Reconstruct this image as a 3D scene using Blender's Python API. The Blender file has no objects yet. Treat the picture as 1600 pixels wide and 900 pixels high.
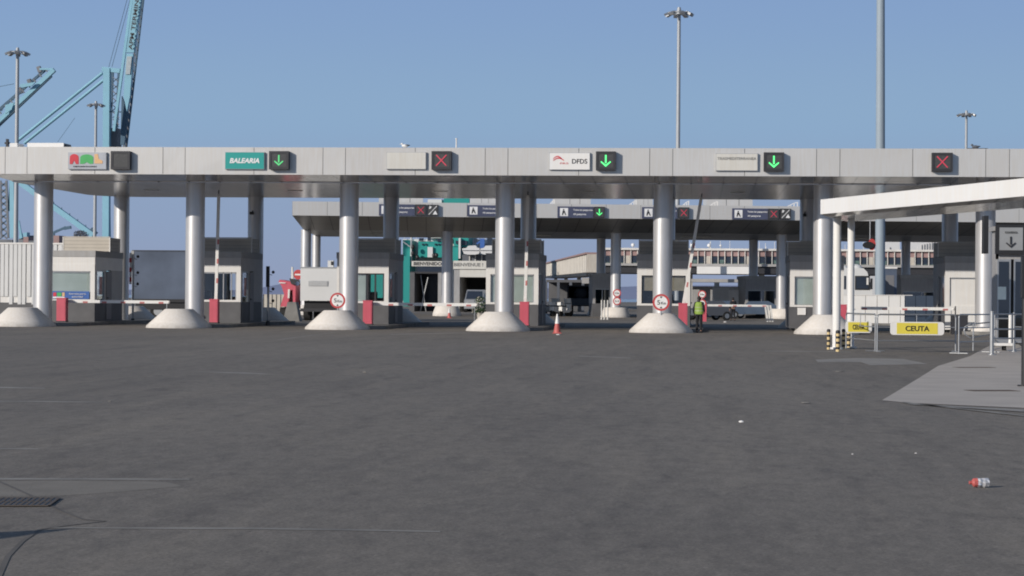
import bpy, math, random
from mathutils import Vector, Matrix
random.seed(7)
C = bpy.context.scene.collection
sc = bpy.context.scene
PI = math.pi

# ------------------------------------------------------------------ camera
FPX, YAW, PITCH, ROLL, HC = 3249.0, 0.08891, 0.00461, 0.00841, 1.523
CAM = Vector((0, 0, HC))
_F0 = Vector((-math.sin(YAW), math.cos(YAW), 0)); _R = Vector((math.cos(YAW), math.sin(YAW), 0)); _U0 = Vector((0, 0, 1))
FW = _F0*math.cos(PITCH) + _U0*math.sin(PITCH)
UP0 = _U0*math.cos(PITCH) - _F0*math.sin(PITCH)
RT = _R*math.cos(ROLL) + UP0*math.sin(ROLL)
UPV = UP0*math.cos(ROLL) - _R*math.sin(ROLL)
cd = bpy.data.cameras.new('camera'); cam = bpy.data.objects.new('camera', cd); C.objects.link(cam)
M = Matrix((RT, UPV, -FW)).transposed().to_4x4(); M.translation = CAM
cam.matrix_world = M
cd.sensor_width = 36; cd.lens = 36*FPX/1600; cd.clip_start = 0.5; cd.clip_end = 40000
sc.camera = cam

def ray(px, py):
    return FW + RT*((px-800)/FPX) - UPV*((py-450)/FPX)
def W(px, py, Y):
    d = ray(px, py); return CAM + d*(Y/d.y)
def D(px, py, dep):
    return CAM + ray(px, py)*dep
def G(px, py, z=0.0):
    d = ray(px, py); return CAM + d*((z-HC)/d.z)

# ------------------------------------------------------------------ materials
def lin(c):
    return tuple(((x/12.92) if x <= .04045 else ((x+.055)/1.055)**2.4) for x in c)
def mat(name, col, rough=.6, metal=0.0, var=.10, scale=1.5, bump=0.0, bscale=40, spec=.5, streak=0.0, emit=None, estr=0, aniso=0, coat=0):
    m = bpy.data.materials.new(name); m.use_nodes = True
    nt = m.node_tree; N = nt.nodes; L = nt.links
    b = N['Principled BSDF']
    b.inputs['Roughness'].default_value = rough; b.inputs['Metallic'].default_value = metal
    b.inputs['Specular IOR Level'].default_value = spec
    if coat: b.inputs['Coat Weight'].default_value = coat
    tc = N.new('ShaderNodeTexCoord')
    n = N.new('ShaderNodeTexNoise'); n.inputs['Scale'].default_value = scale; n.inputs['Detail'].default_value = 6
    L.new(tc.outputs['Object'], n.inputs['Vector'])
    r = N.new('ShaderNodeValToRGB'); e = r.color_ramp.elements
    e[0].position = .3; e[1].position = .7
    e[0].color = (*[max(0, c*(1-var)) for c in col], 1); e[1].color = (*[min(1, c*(1+var)) for c in col], 1)
    L.new(n.outputs['Fac'], r.inputs['Fac'])
    out = r.outputs['Color']
    if streak:
        mp = N.new('ShaderNodeMapping'); mp.inputs['Scale'].default_value = (5, 5, .35)
        n2 = N.new('ShaderNodeTexNoise'); n2.inputs['Scale'].default_value = 2.2; n2.inputs['Detail'].default_value = 4
        L.new(tc.outputs['Object'], mp.inputs['Vector']); L.new(mp.outputs['Vector'], n2.inputs['Vector'])
        r2 = N.new('ShaderNodeValToRGB'); r2.color_ramp.elements[0].position = .38; r2.color_ramp.elements[1].position = .62
        g = 1-streak; r2.color_ramp.elements[0].color = (g, g*.98, g*.95, 1); r2.color_ramp.elements[1].color = (1, 1, 1, 1)
        L.new(n2.outputs['Fac'], r2.inputs['Fac'])
        mx = N.new('ShaderNodeMixRGB'); mx.blend_type = 'MULTIPLY'; mx.inputs['Fac'].default_value = 1
        L.new(out, mx.inputs['Color1']); L.new(r2.outputs['Color'], mx.inputs['Color2']); out = mx.outputs['Color']
    L.new(out, b.inputs['Base Color'])
    if bump:
        n3 = N.new('ShaderNodeTexNoise'); n3.inputs['Scale'].default_value = bscale; n3.inputs['Detail'].default_value = 5
        L.new(tc.outputs['Object'], n3.inputs['Vector'])
        bp = N.new('ShaderNodeBump'); bp.inputs['Strength'].default_value = bump; bp.inputs['Distance'].default_value = .02
        L.new(n3.outputs['Fac'], bp.inputs['Height']); L.new(bp.outputs['Normal'], b.inputs['Normal'])
    if emit:
        b.inputs['Emission Color'].default_value = (*emit, 1); b.inputs['Emission Strength'].default_value = estr
    return m

def glass(name, tint, gloss=.25, rough=.03):
    m = bpy.data.materials.new(name); m.use_nodes = True
    nt = m.node_tree; N = nt.nodes; L = nt.links; N.clear()
    o = N.new('ShaderNodeOutputMaterial'); t = N.new('ShaderNodeBsdfTransparent'); g = N.new('ShaderNodeBsdfGlossy')
    g.inputs['Roughness'].default_value = rough; g.inputs['Color'].default_value = (.9, .95, .95, 1)
    tc = N.new('ShaderNodeTexCoord'); n = N.new('ShaderNodeTexNoise'); n.inputs['Scale'].default_value = .8
    L.new(tc.outputs['Object'], n.inputs['Vector'])
    r = N.new('ShaderNodeValToRGB'); r.color_ramp.elements[0].color = (*[c*.9 for c in tint], 1); r.color_ramp.elements[1].color = (*[min(1, c*1.1) for c in tint], 1)
    L.new(n.outputs['Fac'], r.inputs['Fac']); L.new(r.outputs['Color'], t.inputs['Color'])
    lw = N.new('ShaderNodeLayerWeight'); lw.inputs['Blend'].default_value = .35
    ma = N.new('ShaderNodeMath'); ma.operation = 'MULTIPLY_ADD'; ma.inputs[1].default_value = .5; ma.inputs[2].default_value = gloss
    L.new(lw.outputs['Fresnel'], ma.inputs[0])
    mx = N.new('ShaderNodeMixShader'); L.new(ma.outputs[0], mx.inputs[0]); L.new(t.outputs[0], mx.inputs[1]); L.new(g.outputs[0], mx.inputs[2])
    L.new(mx.outputs[0], o.inputs['Surface'])
    return m

MT = {}
MT['fascia'] = mat('fascia_metal', (.63, .62, .60), .37, .30, .02, .6, streak=.02)
MT['fascia_b'] = mat('fascia_metal_lighter', (.66, .65, .63), .35, .30, .03, .6, streak=.04)
MT['fascia_c'] = mat('fascia_metal_darker', (.60, .59, .575), .40, .30, .03, .6, streak=.04)
MT['gap'] = mat('joint_dark', (.06, .06, .06), .8)
MT['column'] = mat('brushed_aluminium', (.62, .62, .63), .40, .5, .04, 1.2, streak=.05)
MT['plinth'] = mat('painted_concrete', (.74, .70, .65), .8, 0, .05, 1.1, streak=.05)
def foot_grime(m, h, dark):
    nt = m.node_tree; N = nt.nodes; L = nt.links; b = N['Principled BSDF']; tc = N.new('ShaderNodeTexCoord'); sx = N.new('ShaderNodeSeparateXYZ'); L.new(tc.outputs['Object'], sx.inputs[0])
    n = N.new('ShaderNodeTexNoise'); n.inputs['Scale'].default_value = 3.5; n.inputs['Detail'].default_value = 7; L.new(tc.outputs['Object'], n.inputs['Vector'])
    a = N.new('ShaderNodeMath'); a.operation = 'MULTIPLY_ADD'; a.inputs[1].default_value = -h*1.6; L.new(n.outputs['Fac'], a.inputs[0]); L.new(sx.outputs['Z'], a.inputs[2])
    r = N.new('ShaderNodeMapRange'); r.inputs['From Min'].default_value = -h; r.inputs['From Max'].default_value = h*.4; r.inputs['To Min'].default_value = dark; r.inputs['To Max'].default_value = 1; L.new(a.outputs[0], r.inputs['Value'])
    mx = N.new('ShaderNodeMixRGB'); mx.blend_type = 'MULTIPLY'; mx.inputs['Fac'].default_value = 1; L.new(b.inputs['Base Color'].links[0].from_socket, mx.inputs['Color1']); L.new(r.outputs[0], mx.inputs['Color2']); L.new(mx.outputs[0], b.inputs['Base Color'])
foot_grime(MT['plinth'], .22, .68)
MT['kerb'] = mat('kerb_concrete', (.22, .215, .205), .9, 0, .25, 1.2, bump=.4, bscale=20)
MT['red'] = mat('red_paint', (.58, .10, .145), .5, 0, .06, 2, streak=.06)
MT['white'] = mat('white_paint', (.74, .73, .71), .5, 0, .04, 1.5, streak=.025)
MT['whiteb'] = mat('clean_white_paint', (.79, .785, .77), .45, 0, .03, .8, streak=.012)
MT['redband'] = mat('red_reflective_band', (.50, .17, .16), .5)
MT['black'] = mat('black_plastic', (.02, .02, .022), .45)
MT['dark'] = mat('dark_metal', (.045, .045, .05), .5, .3)
MT['charcoal'] = mat('charcoal_panel', (.10, .10, .105), .6, 0, .15)
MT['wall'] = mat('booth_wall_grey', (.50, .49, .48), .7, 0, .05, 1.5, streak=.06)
MT['coping'] = mat('coping_concrete', (.38, .38, .38), .8, 0, .06, 3, streak=.08)
MT['louvre'] = mat('cream_louvre', (.50, .46, .40), .7, 0, .05, 2)
MT['door'] = mat('grey_door', (.17, .17, .18), .5, 0, .06)
MT['inside'] = mat('booth_interior', (.10, .16, .15), .8, 0, .25, 3)
MT['blind'] = mat('pale_green_blind', (.76, .84, .79), .7, 0, .05, .8)
MT['tan'] = mat('tan_blind', (.52, .45, .34), .8)
MT['poster'] = mat('poster_paper', (.6, .35, .33), .7, 0, .5, 6)
MT['glass'] = glass('booth_glass', (.97, .99, .98), .04)
MT['dglass'] = glass('dark_glass', (.14, .17, .18), .10)
MT['galv'] = mat('galvanised_steel', (.42, .43, .44), .42, .7, .08, 4)
MT['mast'] = mat('mast_paint', (.40, .42, .44), .55, .2, .06, .6)
MT['mastblue'] = mat('mast_grey_blue', (.30, .36, .41), .6, 0, .05, .6)
MT['yellow'] = mat('yellow_vinyl', (.74, .62, .08), .5, 0, .05)
MT['bolyellow'] = mat('bollard_yellow', (.68, .52, .26), .55, 0, .15, 8)
MT['ink'] = mat('black_ink', (.02, .02, .025), .5)
MT['navy'] = mat('navy_panel', (.065, .075, .13), .5)
MT['inkw'] = mat('white_letter', (.78, .78, .78), .5)
MT['inkred'] = mat('red_letter', (.60, .04, .06), .5)
MT['green_logo'] = mat('green_logo', (.07, .42, .12), .5)
MT['orange_logo'] = mat('faded_orange_logo', (.72, .44, .22), .5)
MT['teal_sign'] = mat('teal_panel', (.018, .32, .29), .45, 0, .04)
MT['sign_grey'] = mat('grey_sign_panel', (.42, .44, .48), .5)
MT['sign_white'] = mat('off_white_sign_panel', (.62, .61, .57), .5, 0, .03, streak=.05)
MT['screen'] = mat('signal_screen', (.065, .065, .065), .4, 0, .2, 14)
MT['led_g'] = mat('green_led_lit', (.1, .7, .25), .5, emit=(.10, .95, .22), estr=1.0)
MT['led_gd'] = mat('green_led_dim', (.1, .5, .2), .5, emit=(.10, .75, .22), estr=.45)
MT['led_r'] = mat('red_led', (.5, .05, .08), .5, emit=(.75, .06, .12), estr=.30)
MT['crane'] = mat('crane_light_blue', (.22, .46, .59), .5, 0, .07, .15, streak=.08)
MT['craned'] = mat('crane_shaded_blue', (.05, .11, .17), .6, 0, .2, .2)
MT['craneg'] = mat('crane_grey_machinery', (.16, .17, .19), .6, 0, .3, .4)
MT['hullteal'] = mat('ship_teal', (.010, .27, .245), .5, 0, .06, .1)
MT['hullwhite'] = mat('ship_white', (.62, .62, .62), .5, 0, .05, .1)
MT['hullgrey'] = mat('ship_dark_grey', (.10, .11, .13), .7, 0, .2, .1)  # plain dark grey, also used for cars, gull wings and shed posts
MT['win'] = mat('window_dark', (.03, .04, .06), .2)
MT['blue'] = mat('blue_paint', (.04, .12, .38), .5)
MT['beige'] = mat('beige_cladding', (.54, .50, .44), .7, 0, .08, .5, streak=.15)
MT['maroon'] = mat('maroon_cladding', (.32, .21, .20), .7, 0, .08, .5)
MT['mull'] = mat('pale_mullion', (.68, .66, .62), .6)
MT['trim'] = mat('terminal_slab', (.36, .35, .34), .7)
MT['lorrywhite'] = mat('lorry_white', (.66, .66, .65), .4, 0, .04, .7, coat=.3)
MT['curtain'] = mat('blue_grey_curtain', (.10, .125, .175), .35, 0, .35, .35)
MT['tyre'] = mat('tyre_rubber', (.02, .02, .02), .85)
MT['conered'] = mat('cone_red', (.50, .11, .10), .55)
MT['shiny'] = mat('clear_plastic_crumpled', (.62, .62, .64), .12, .3, .2, 30)
MT['vest'] = mat('hi_vis_vest', (.24, .36, .06), .7, 0, .12, 10)
MT['vestband'] = mat('reflective_band', (.34, .40, .2), .4)
MT['cloth'] = mat('black_cloth', (.016, .016, .02), .9, 0, .2, 10)
MT['skin'] = mat('skin', (.36, .21, .15), .55)
MT['hair'] = mat('dark_hair', (.015, .011, .01), .6, 0, .3, 30)
MT['mirror'] = mat('convex_mirror', (.5, .52, .55), .05, 1)
MT['leaf'] = mat('dusty_leaf', (.04, .08, .025), .7, 0, .4, 8)
MT['light'] = mat('lamp_glass', (.6, .6, .58), .3)

def ground_mat():
    m = bpy.data.materials.new('asphalt'); m.use_nodes = True
    nt = m.node_tree; N = nt.nodes; L = nt.links; b = N['Principled BSDF']
    b.inputs['Roughness'].default_value = .85; b.inputs['Specular IOR Level'].default_value = .3
    tc = N.new('ShaderNodeTexCoord')
    def noise(scale, detail, sc3=None, rot=0, rough=.5):
        n = N.new('ShaderNodeTexNoise'); n.inputs['Scale'].default_value = scale; n.inputs['Detail'].default_value = detail; n.inputs['Roughness'].default_value = rough
        mp = N.new('ShaderNodeMapping'); mp.inputs['Scale'].default_value = sc3 or (1, 1, 1); mp.inputs['Rotation'].default_value = (0, 0, rot)
        L.new(tc.outputs['Object'], mp.inputs['Vector']); L.new(mp.outputs['Vector'], n.inputs['Vector'])
        return n.outputs['Fac']
    def ramp(fac, p0, c0, p1, c1):
        r = N.new('ShaderNodeValToRGB'); e = r.color_ramp.elements
        e[0].position = p0; e[0].color = (*c0, 1); e[1].position = p1; e[1].color = (*c1, 1); L.new(fac, r.inputs['Fac']); return r.outputs['Color']
    def mul(a, c, f=1.0, mode='MULTIPLY'):
        x = N.new('ShaderNodeMixRGB'); x.blend_type = mode; x.inputs['Fac'].default_value = f
        L.new(a, x.inputs['Color1']); L.new(c, x.inputs['Color2']); return x.outputs['Color']
    base = ramp(noise(.10, 8, (1, .4, 1)), .3, (.190, .172, .152), .7, (.232, .210, .184))
    base = mul(base, ramp(noise(.33, 9, (1, .35, 1), .5, .72), .32, (.91, .91, .92), .68, (1.09, 1.08, 1.06)))       # broad weathering
    base = mul(base, ramp(noise(.9, 8, (1.6, .16, 1), -.45, .62), .34, (.85, .85, .86), .50, (1, 1, 1)))             # curved wheel tracks
    base = mul(base, ramp(noise(.9, 8, (1.6, .16, 1), .6, .62), .52, (1, 1, 1), .68, (1.12, 1.11, 1.09)))             # pale dusty tracks
    base = mul(base, ramp(noise(2.2, 7, (1, .35, 1), .3, .78), .34, (.76, .76, .78), .47, (1, 1, 1)))                # stains
    base = mul(base, ramp(noise(6, 6, (1, .4, 1), .15, .85), .30, (.74, .74, .74), .70, (1.26, 1.26, 1.25)))         # mottling
    base = mul(base, ramp(noise(34, 3, None, 0, .85), .3, (.66, .66, .66), .7, (1.34, 1.34, 1.34)))                  # aggregate
    base = mul(base, ramp(noise(11, 3, None, 0, .8), .67, (1, 1, 1), .72, (1.7, 1.7, 1.7)))                          # grit
    base = mul(base, ramp(noise(5, 3, (1, .5, 1), 1, .8), .27, (.55, .55, .55), .33, (1, 1, 1)))                     # oil spots
    L.new(base, b.inputs['Base Color'])
    bp = N.new('ShaderNodeBump'); bp.inputs['Strength'].default_value = .35; bp.inputs['Distance'].default_value = .01
    L.new(noise(60, 4, None, 0, .7), bp.inputs['Height']); L.new(bp.outputs['Normal'], b.inputs['Normal'])
    return m
MT['asphalt'] = ground_mat()
MT['patch'] = mat('worn_pale_concrete', (.49, .445, .40), .85, 0, .10, .9, bump=.3, bscale=30)
MT['patchd'] = mat('pale_asphalt_patch', (.29, .275, .255), .85, 0, .18, 1.5, bump=.3, bscale=30)
MT['line'] = mat('worn_road_paint', (.275, .26, .235), .8, 0, .30, 1.6)
MT['tar'] = mat('tar_seal', (.13, .12, .11), .95, 0, .2, 3)
MT['sea'] = mat('sea_water', (.03, .06, .10), .15, 0, .2, .01)
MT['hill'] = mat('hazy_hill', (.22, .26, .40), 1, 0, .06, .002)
MT['grate'] = mat('cast_iron', (.11, .09, .075), .8, .1)

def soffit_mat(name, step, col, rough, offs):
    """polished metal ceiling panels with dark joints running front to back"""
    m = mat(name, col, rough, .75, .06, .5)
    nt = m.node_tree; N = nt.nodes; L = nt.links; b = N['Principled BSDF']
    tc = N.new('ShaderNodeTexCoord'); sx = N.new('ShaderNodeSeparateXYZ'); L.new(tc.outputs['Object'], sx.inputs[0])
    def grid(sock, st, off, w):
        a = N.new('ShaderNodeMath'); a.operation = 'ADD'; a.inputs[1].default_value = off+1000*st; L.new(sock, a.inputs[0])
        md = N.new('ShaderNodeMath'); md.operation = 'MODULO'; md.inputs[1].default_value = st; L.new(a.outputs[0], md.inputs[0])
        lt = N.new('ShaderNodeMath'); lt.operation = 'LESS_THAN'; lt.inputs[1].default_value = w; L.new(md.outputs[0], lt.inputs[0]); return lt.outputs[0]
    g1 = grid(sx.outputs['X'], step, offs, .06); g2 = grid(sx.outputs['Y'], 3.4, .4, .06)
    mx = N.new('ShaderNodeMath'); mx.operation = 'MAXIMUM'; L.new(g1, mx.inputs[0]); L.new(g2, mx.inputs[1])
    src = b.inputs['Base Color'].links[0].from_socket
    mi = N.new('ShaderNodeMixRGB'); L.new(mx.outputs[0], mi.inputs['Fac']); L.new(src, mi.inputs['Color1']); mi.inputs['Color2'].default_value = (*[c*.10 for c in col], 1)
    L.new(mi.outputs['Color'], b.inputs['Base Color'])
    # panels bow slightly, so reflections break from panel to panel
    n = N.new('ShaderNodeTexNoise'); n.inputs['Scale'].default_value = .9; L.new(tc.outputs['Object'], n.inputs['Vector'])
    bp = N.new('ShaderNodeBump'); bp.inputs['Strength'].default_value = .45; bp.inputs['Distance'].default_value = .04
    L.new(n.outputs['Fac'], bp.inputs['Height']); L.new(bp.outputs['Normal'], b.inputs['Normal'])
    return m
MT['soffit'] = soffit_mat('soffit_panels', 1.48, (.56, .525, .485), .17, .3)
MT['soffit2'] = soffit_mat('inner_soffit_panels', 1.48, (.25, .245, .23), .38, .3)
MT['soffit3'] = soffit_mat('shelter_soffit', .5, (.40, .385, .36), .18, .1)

# ------------------------------------------------------------------ mesh builder
class MB:
    def __init__(s): s.v = []; s.f = []; s.m = []; s.sm = []; s.mats = []
    def _mi(s, m):
        if m not in s.mats: s.mats.append(m)
        return s.mats.index(m)
    def add(s, vs, fs, m, smooth=False):
        o = len(s.v); s.v += [Vector(v) for v in vs]; k = s._mi(m)
        for f in fs: s.f.append([i+o for i in f]); s.m.append(k); s.sm.append(smooth)
        return s
    def box(s, x0, x1, y0, y1, z0, z1, m):
        vs = [(x, y, z) for z in (z0, z1) for y in (y0, y1) for x in (x0, x1)]
        return s.add(vs, [(0, 2, 3, 1), (4, 5, 7, 6), (0, 1, 5, 4), (2, 6, 7, 3), (0, 4, 6, 2), (1, 3, 7, 5)], m)
    def bar(s, a, b, w, h, m, up=(0, 0, 1)):
        a = Vector(a); b = Vector(b); d = (b-a).normalized(); up = Vector(up)
        if abs(d.dot(up)) > .98: up = Vector((0, 1, 0))
        r = d.cross(up).normalized()*w/2; u = r.cross(d).normalized()*h/2
        vs = [p+i*r+j*u for p in (a, b) for i, j in ((-1, -1), (1, -1), (1, 1), (-1, 1))]
        return s.add(vs, [(0, 1, 2, 3), (7, 6, 5, 4), (0, 4, 5, 1), (1, 5, 6, 2), (2, 6, 7, 3), (3, 7, 4, 0)], m)
    def tube(s, a, b, r0, m, r1=None, n=12, cap=True):
        r1 = r0 if r1 is None else r1
        a = Vector(a); b = Vector(b); d = (b-a).normalized()
        up = Vector((0, 0, 1)) if abs(d.z) < .95 else Vector((1, 0, 0))
        e = d.cross(up).normalized(); g = d.cross(e).normalized()
        vs = [p+(e*math.cos(t)+g*math.sin(t))*r for p, r in ((a, r0), (b, r1)) for t in [2*PI*i/n for i in range(n)]]
        s.add(vs, [(i, (i+1) % n, n+(i+1) % n, n+i) for i in range(n)], m, True)
        if cap: s.add(vs, [tuple(range(n))[::-1], tuple(range(n, 2*n))], m)
        return s
    def path(s, pts, r, m, n=8):
        for a, b in zip(pts[:-1], pts[1:]): s.tube(a, b, r, m, n=n)
        return s
    def lathe(s, prof, m, c=(0, 0, 0), n=32, smooth=True, sy=0.0):
        """profile of (radius, z) turned about z; sy stretches the back half along y (stadium)"""
        vs = []; N = n
        for r, z in prof:
            for i in range(N):
                t = 2*PI*i/N; y = r*math.sin(t)
                vs.append((c[0]+r*math.cos(t), c[1]+y+(sy if math.sin(t) > 1e-6 else 0), c[2]+z))
        fs = []
        for k in range(len(prof)-1):
            for i in range(N): fs.append((k*N+i, k*N+(i+1) % N, (k+1)*N+(i+1) % N, (k+1)*N+i))
        s.add(vs, fs, m, smooth)
        s.add(vs[-N:], [tuple(range(N))], m); s.add(vs[:N], [tuple(range(N))[::-1]], m)
        return s
    def prism(s, pts, z0, z1, m, top=None):
        n = len(pts); tp = top or pts
        vs = [(x, y, z0) for x, y in pts]+[(x, y, z1) for x, y in tp]
        return s.add(vs, [tuple(range(n))[::-1], tuple(range(n, 2*n))]+[(i, (i+1) % n, n+(i+1) % n, n+i) for i in range(n)], m)
    def plate(s, pts, y, th, m):
        """flat shape given in x,z standing upright, front face at y, thickness th behind"""
        n = len(pts)
        vs = [(x, y, z) for x, z in pts]+[(x, y+th, z) for x, z in pts]
        return s.add(vs, [tuple(range(n)), tuple(range(n, 2*n))[::-1]]+[(i, n+i, n+(i+1) % n, (i+1) % n) for i in range(n)], m)
    def disc(s, c, r, th, m, n=28):
        return s.plate([(c[0]+r*math.cos(2*PI*i/n), c[2]+r*math.sin(2*PI*i/n)) for i in range(n)], c[1], th, m)
    def sphere(s, c, r, m, sx=1, sy=1, sz=1, n=14):
        prof = [(math.sin(PI*k/8)*r, -math.cos(PI*k/8)*r) for k in range(9)]
        vs = []; fs = []
        for pr, pz in prof:
            for i in range(n): vs.append((c[0]+pr*sx*math.cos(2*PI*i/n), c[1]+pr*sy*math.sin(2*PI*i/n), c[2]+pz*sz))
        for k in range(8):
            for i in range(n): fs.append((k*n+i, k*n+(i+1) % n, (k+1)*n+(i+1) % n, (k+1)*n+i))
        return s.add(vs, fs, m, True)
    def merge(s, o):
        k0 = len(s.v); s.v += o.v
        for f, m, sm in zip(o.f, o.m, o.sm): s.f.append([i+k0 for i in f]); s.m.append(s._mi(o.mats[m])); s.sm.append(sm)
        return s
    def build(s, name, parent=None, label=None, world=False):
        me = bpy.data.meshes.new(name)
        off = Vector((0, 0, 0))
        if world and parent is not None:
            p = parent
            while p.parent: p = p.parent
            off = p.location
        me.from_pydata([v-off for v in s.v], [], s.f); me.update()
        for m in s.mats: me.materials.append(m)
        for p, k, sm in zip(me.polygons, s.m, s.sm): p.material_index = k; p.use_smooth = sm
        o = bpy.data.objects.new(name, me); C.objects.link(o)
        if parent: o.parent = parent
        if label: o['label'] = label
        return o

def tag(o, label, cat, group=None, kind=None):
    o['label'] = label; o['category'] = cat
    if group: o['group'] = group
    if kind: o['kind'] = kind
    return o
def thing(name, label, cat, loc=(0, 0, 0), rz=0, group=None):
    o = bpy.data.objects.new(name, None); C.objects.link(o); o.location = loc; o.rotation_euler = (0, 0, rz); o.empty_display_size = .2
    return tag(o, label, cat, group)
def struct(o): o['kind'] = 'structure'; return o
def dup(o, loc=None, rz=None, label=None, parent=None, first=True):
    c = o.copy(); C.objects.link(c); c.parent = parent
    if first:
        if loc is not None: c.location = loc
        if rz is not None: c.rotation_euler = (0, 0, rz)
        if label: c['label'] = label
    for ch in [x for x in bpy.data.objects if x.parent == o]: dup(ch, parent=c, first=False)
    return c
def text(s, w, h, m, parent, c, name='lettering', depth=.012, shear=0, bold=.0, rotz=0, roll=0, world=True, fit='both'):
    """raised lettering facing -y, centred on c, fitted to w x h"""
    cu = bpy.data.curves.new('txt', 'FONT'); cu.body = s; cu.size = 1; cu.align_x = 'CENTER'; cu.extrude = depth; cu.shear = shear; cu.offset = bold; cu.resolution_u = 4
    t = bpy.data.objects.new('txt', cu); C.objects.link(t)
    bpy.context.view_layer.update()
    me = bpy.data.meshes.new_from_object(t.evaluated_get(bpy.context.evaluated_depsgraph_get()))
    bpy.data.objects.remove(t); me.name = name
    xs = [v.co.x for v in me.vertices]; ys = [v.co.y for v in me.vertices]
    cx, cy = (min(xs)+max(xs))/2, (min(ys)+max(ys))/2
    sx = w/(max(xs)-min(xs)); sy = h/(max(ys)-min(ys))
    off = Vector((0, 0, 0))
    if world and parent is not None:
        p = parent
        while p.parent: p = p.parent
        off = p.location
    R = Matrix.Rotation(rotz, 3, 'Z') @ Matrix.Rotation(-roll, 3, 'Y')
    for v in me.vertices:
        v.co = R @ Vector(((v.co.x-cx)*sx, -v.co.z, (v.co.y-cy)*sy)) + Vector(c) - off
    me.materials.clear(); me.materials.append(m)
    o = bpy.data.objects.new(name, me); C.objects.link(o); o.parent = parent
    return o
def pxr(x0, y0, x1, y1, Y):
    """rectangle in the photo standing in the plane y=Y -> X0,X1,Z0,Z1"""
    a = W((x0+x1)/2, (y0+y1)/2, Y); k = ray((x0+x1)/2, (y0+y1)/2); s = Y/k.y/FPX
    return a.x-(x1-x0)*s/2, a.x+(x1-x0)*s/2, a.z-(y1-y0)*s/2, a.z+(y1-y0)*s/2
def pxbox(mb, x0, y0, x1, y1, Y, dy, m):
    X0, X1, Z0, Z1 = pxr(x0, y0, x1, y1, Y); return mb.box(X0, X1, Y, Y+dy, Z0, Z1, m)

# ------------------------------------------------------------------ world and light
SLOPE = Vector((.94, 1, -.49))
elev = math.atan2(.49, math.hypot(.94, 1)); az = math.atan2(-.94, -1)
w = bpy.data.worlds.new('World'); sc.world = w; w.use_nodes = True
nt = w.node_tree; bg = nt.nodes['Background']
sky = nt.nodes.new('ShaderNodeTexSky'); sky.sky_type = 'NISHITA'; sky.sun_disc = False
sky.sun_elevation = elev; sky.sun_rotation = az; sky.air_density = 1.0; sky.dust_density = 1.0; sky.ozone_density = 3.0
hs = nt.nodes.new('ShaderNodeMixRGB'); hs.blend_type = 'MULTIPLY'; hs.inputs['Fac'].default_value = 1
hs.inputs['Color2'].default_value = (1.05, 1.0, .96, 1)
nt.links.new(sky.outputs[0], hs.inputs['Color1'])
# marine haze: blue grey low in the sky, clear sky above
tcw = nt.nodes.new('ShaderNodeTexCoord'); sxw = nt.nodes.new('ShaderNodeSeparateXYZ'); nt.links.new(tcw.outputs['Generated'], sxw.inputs[0])
SK = .085
hz = nt.nodes.new('ShaderNodeValToRGB'); hz.color_ramp.interpolation = 'EASE'
for k, (p_, c_) in enumerate(((0.0, (.282, .338, .490)), (.045, (.270, .358, .525)), (.085, (.262, .400, .585)), (.15, (.230, .355, .585)))):
    el = hz.color_ramp.elements[k] if k < 2 else hz.color_ramp.elements.new(p_)
    el.position = p_; el.color = (*c_, 1)
hm = nt.nodes.new('ShaderNodeMixRGB'); hm.blend_type = 'MULTIPLY'; hm.inputs['Fac'].default_value = 1; hm.inputs['Color2'].default_value = (1/SK, 1/SK, 1/SK, 1)
nt.links.new(sxw.outputs['Z'], hz.inputs['Fac']); nt.links.new(hz.outputs['Color'], hm.inputs['Color1'])
fr = nt.nodes.new('ShaderNodeMapRange'); fr.inputs['From Min'].default_value = .16; fr.inputs['From Max'].default_value = .5; fr.inputs['To Min'].default_value = 1; fr.inputs['To Max'].default_value = 0
nt.links.new(sxw.outputs['Z'], fr.inputs['Value'])
mw = nt.nodes.new('ShaderNodeMixRGB'); nt.links.new(fr.outputs[0], mw.inputs['Fac']); nt.links.new(hs.outputs[0], mw.inputs['Color1']); nt.links.new(hm.outputs[0], mw.inputs['Color2'])
nt.links.new(mw.outputs[0], bg.inputs['Color'])
bg.inputs['Strength'].default_value = SK
sd = bpy.data.lights.new('sun', 'SUN'); sd.energy = 3.6; sd.angle = math.radians(.5); sd.color = (1, .93, .84)
so = bpy.data.objects.new('sun', sd); C.objects.link(so); so.rotation_euler = SLOPE.to_track_quat('-Z', 'Y').to_euler()
sc.view_settings.view_transform = 'Standard'; sc.view_settings.look = 'None'; sc.view_settings.exposure = 0
sc.cycles.filter_width = 1.9

# ------------------------------------------------------------------ setting
b = MB(); b.add([(-900, -60, 0), (900, -60, 0), (900, 900, 0), (-900, 900, 0)], [(0, 1, 2, 3)], MT['asphalt']); g = b.build('ground'); tag(g, 'wide worn grey asphalt forecourt', 'ground', kind='structure')
b = MB(); b.add([(-20000, -500, -1.5), (20000, -500, -1.5), (20000, 25000, -1.5), (-20000, 25000, -1.5)], [(0, 1, 2, 3)], MT['sea']); tag(b.build('sea'), 'dark blue sea beyond the port', 'sea', kind='structure')
b = MB(); pts = []
random.seed(3)
xs = [-9000+i*300 for i in range(61)]
hh = [50+45*math.sin(i*.31)+30*math.sin(i*.83+1)+random.uniform(-15, 15) for i in range(61)]
vs = [(x, 12000, -1) for x in xs]+[(x, 12400, max(30, h)) for x, h in zip(xs, hh)]+[(x, 14000, -1) for x in xs]
n = 61; b.add(vs, [(i, i+1, n+i+1, n+i) for i in range(n-1)]+[(n+i, n+i+1, 2*n+i+1, 2*n+i) for i in range(n-1)], MT['hill'], True)
tag(b.build('hills'), 'low hazy blue hills across the bay', 'hills', kind='structure')
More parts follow.
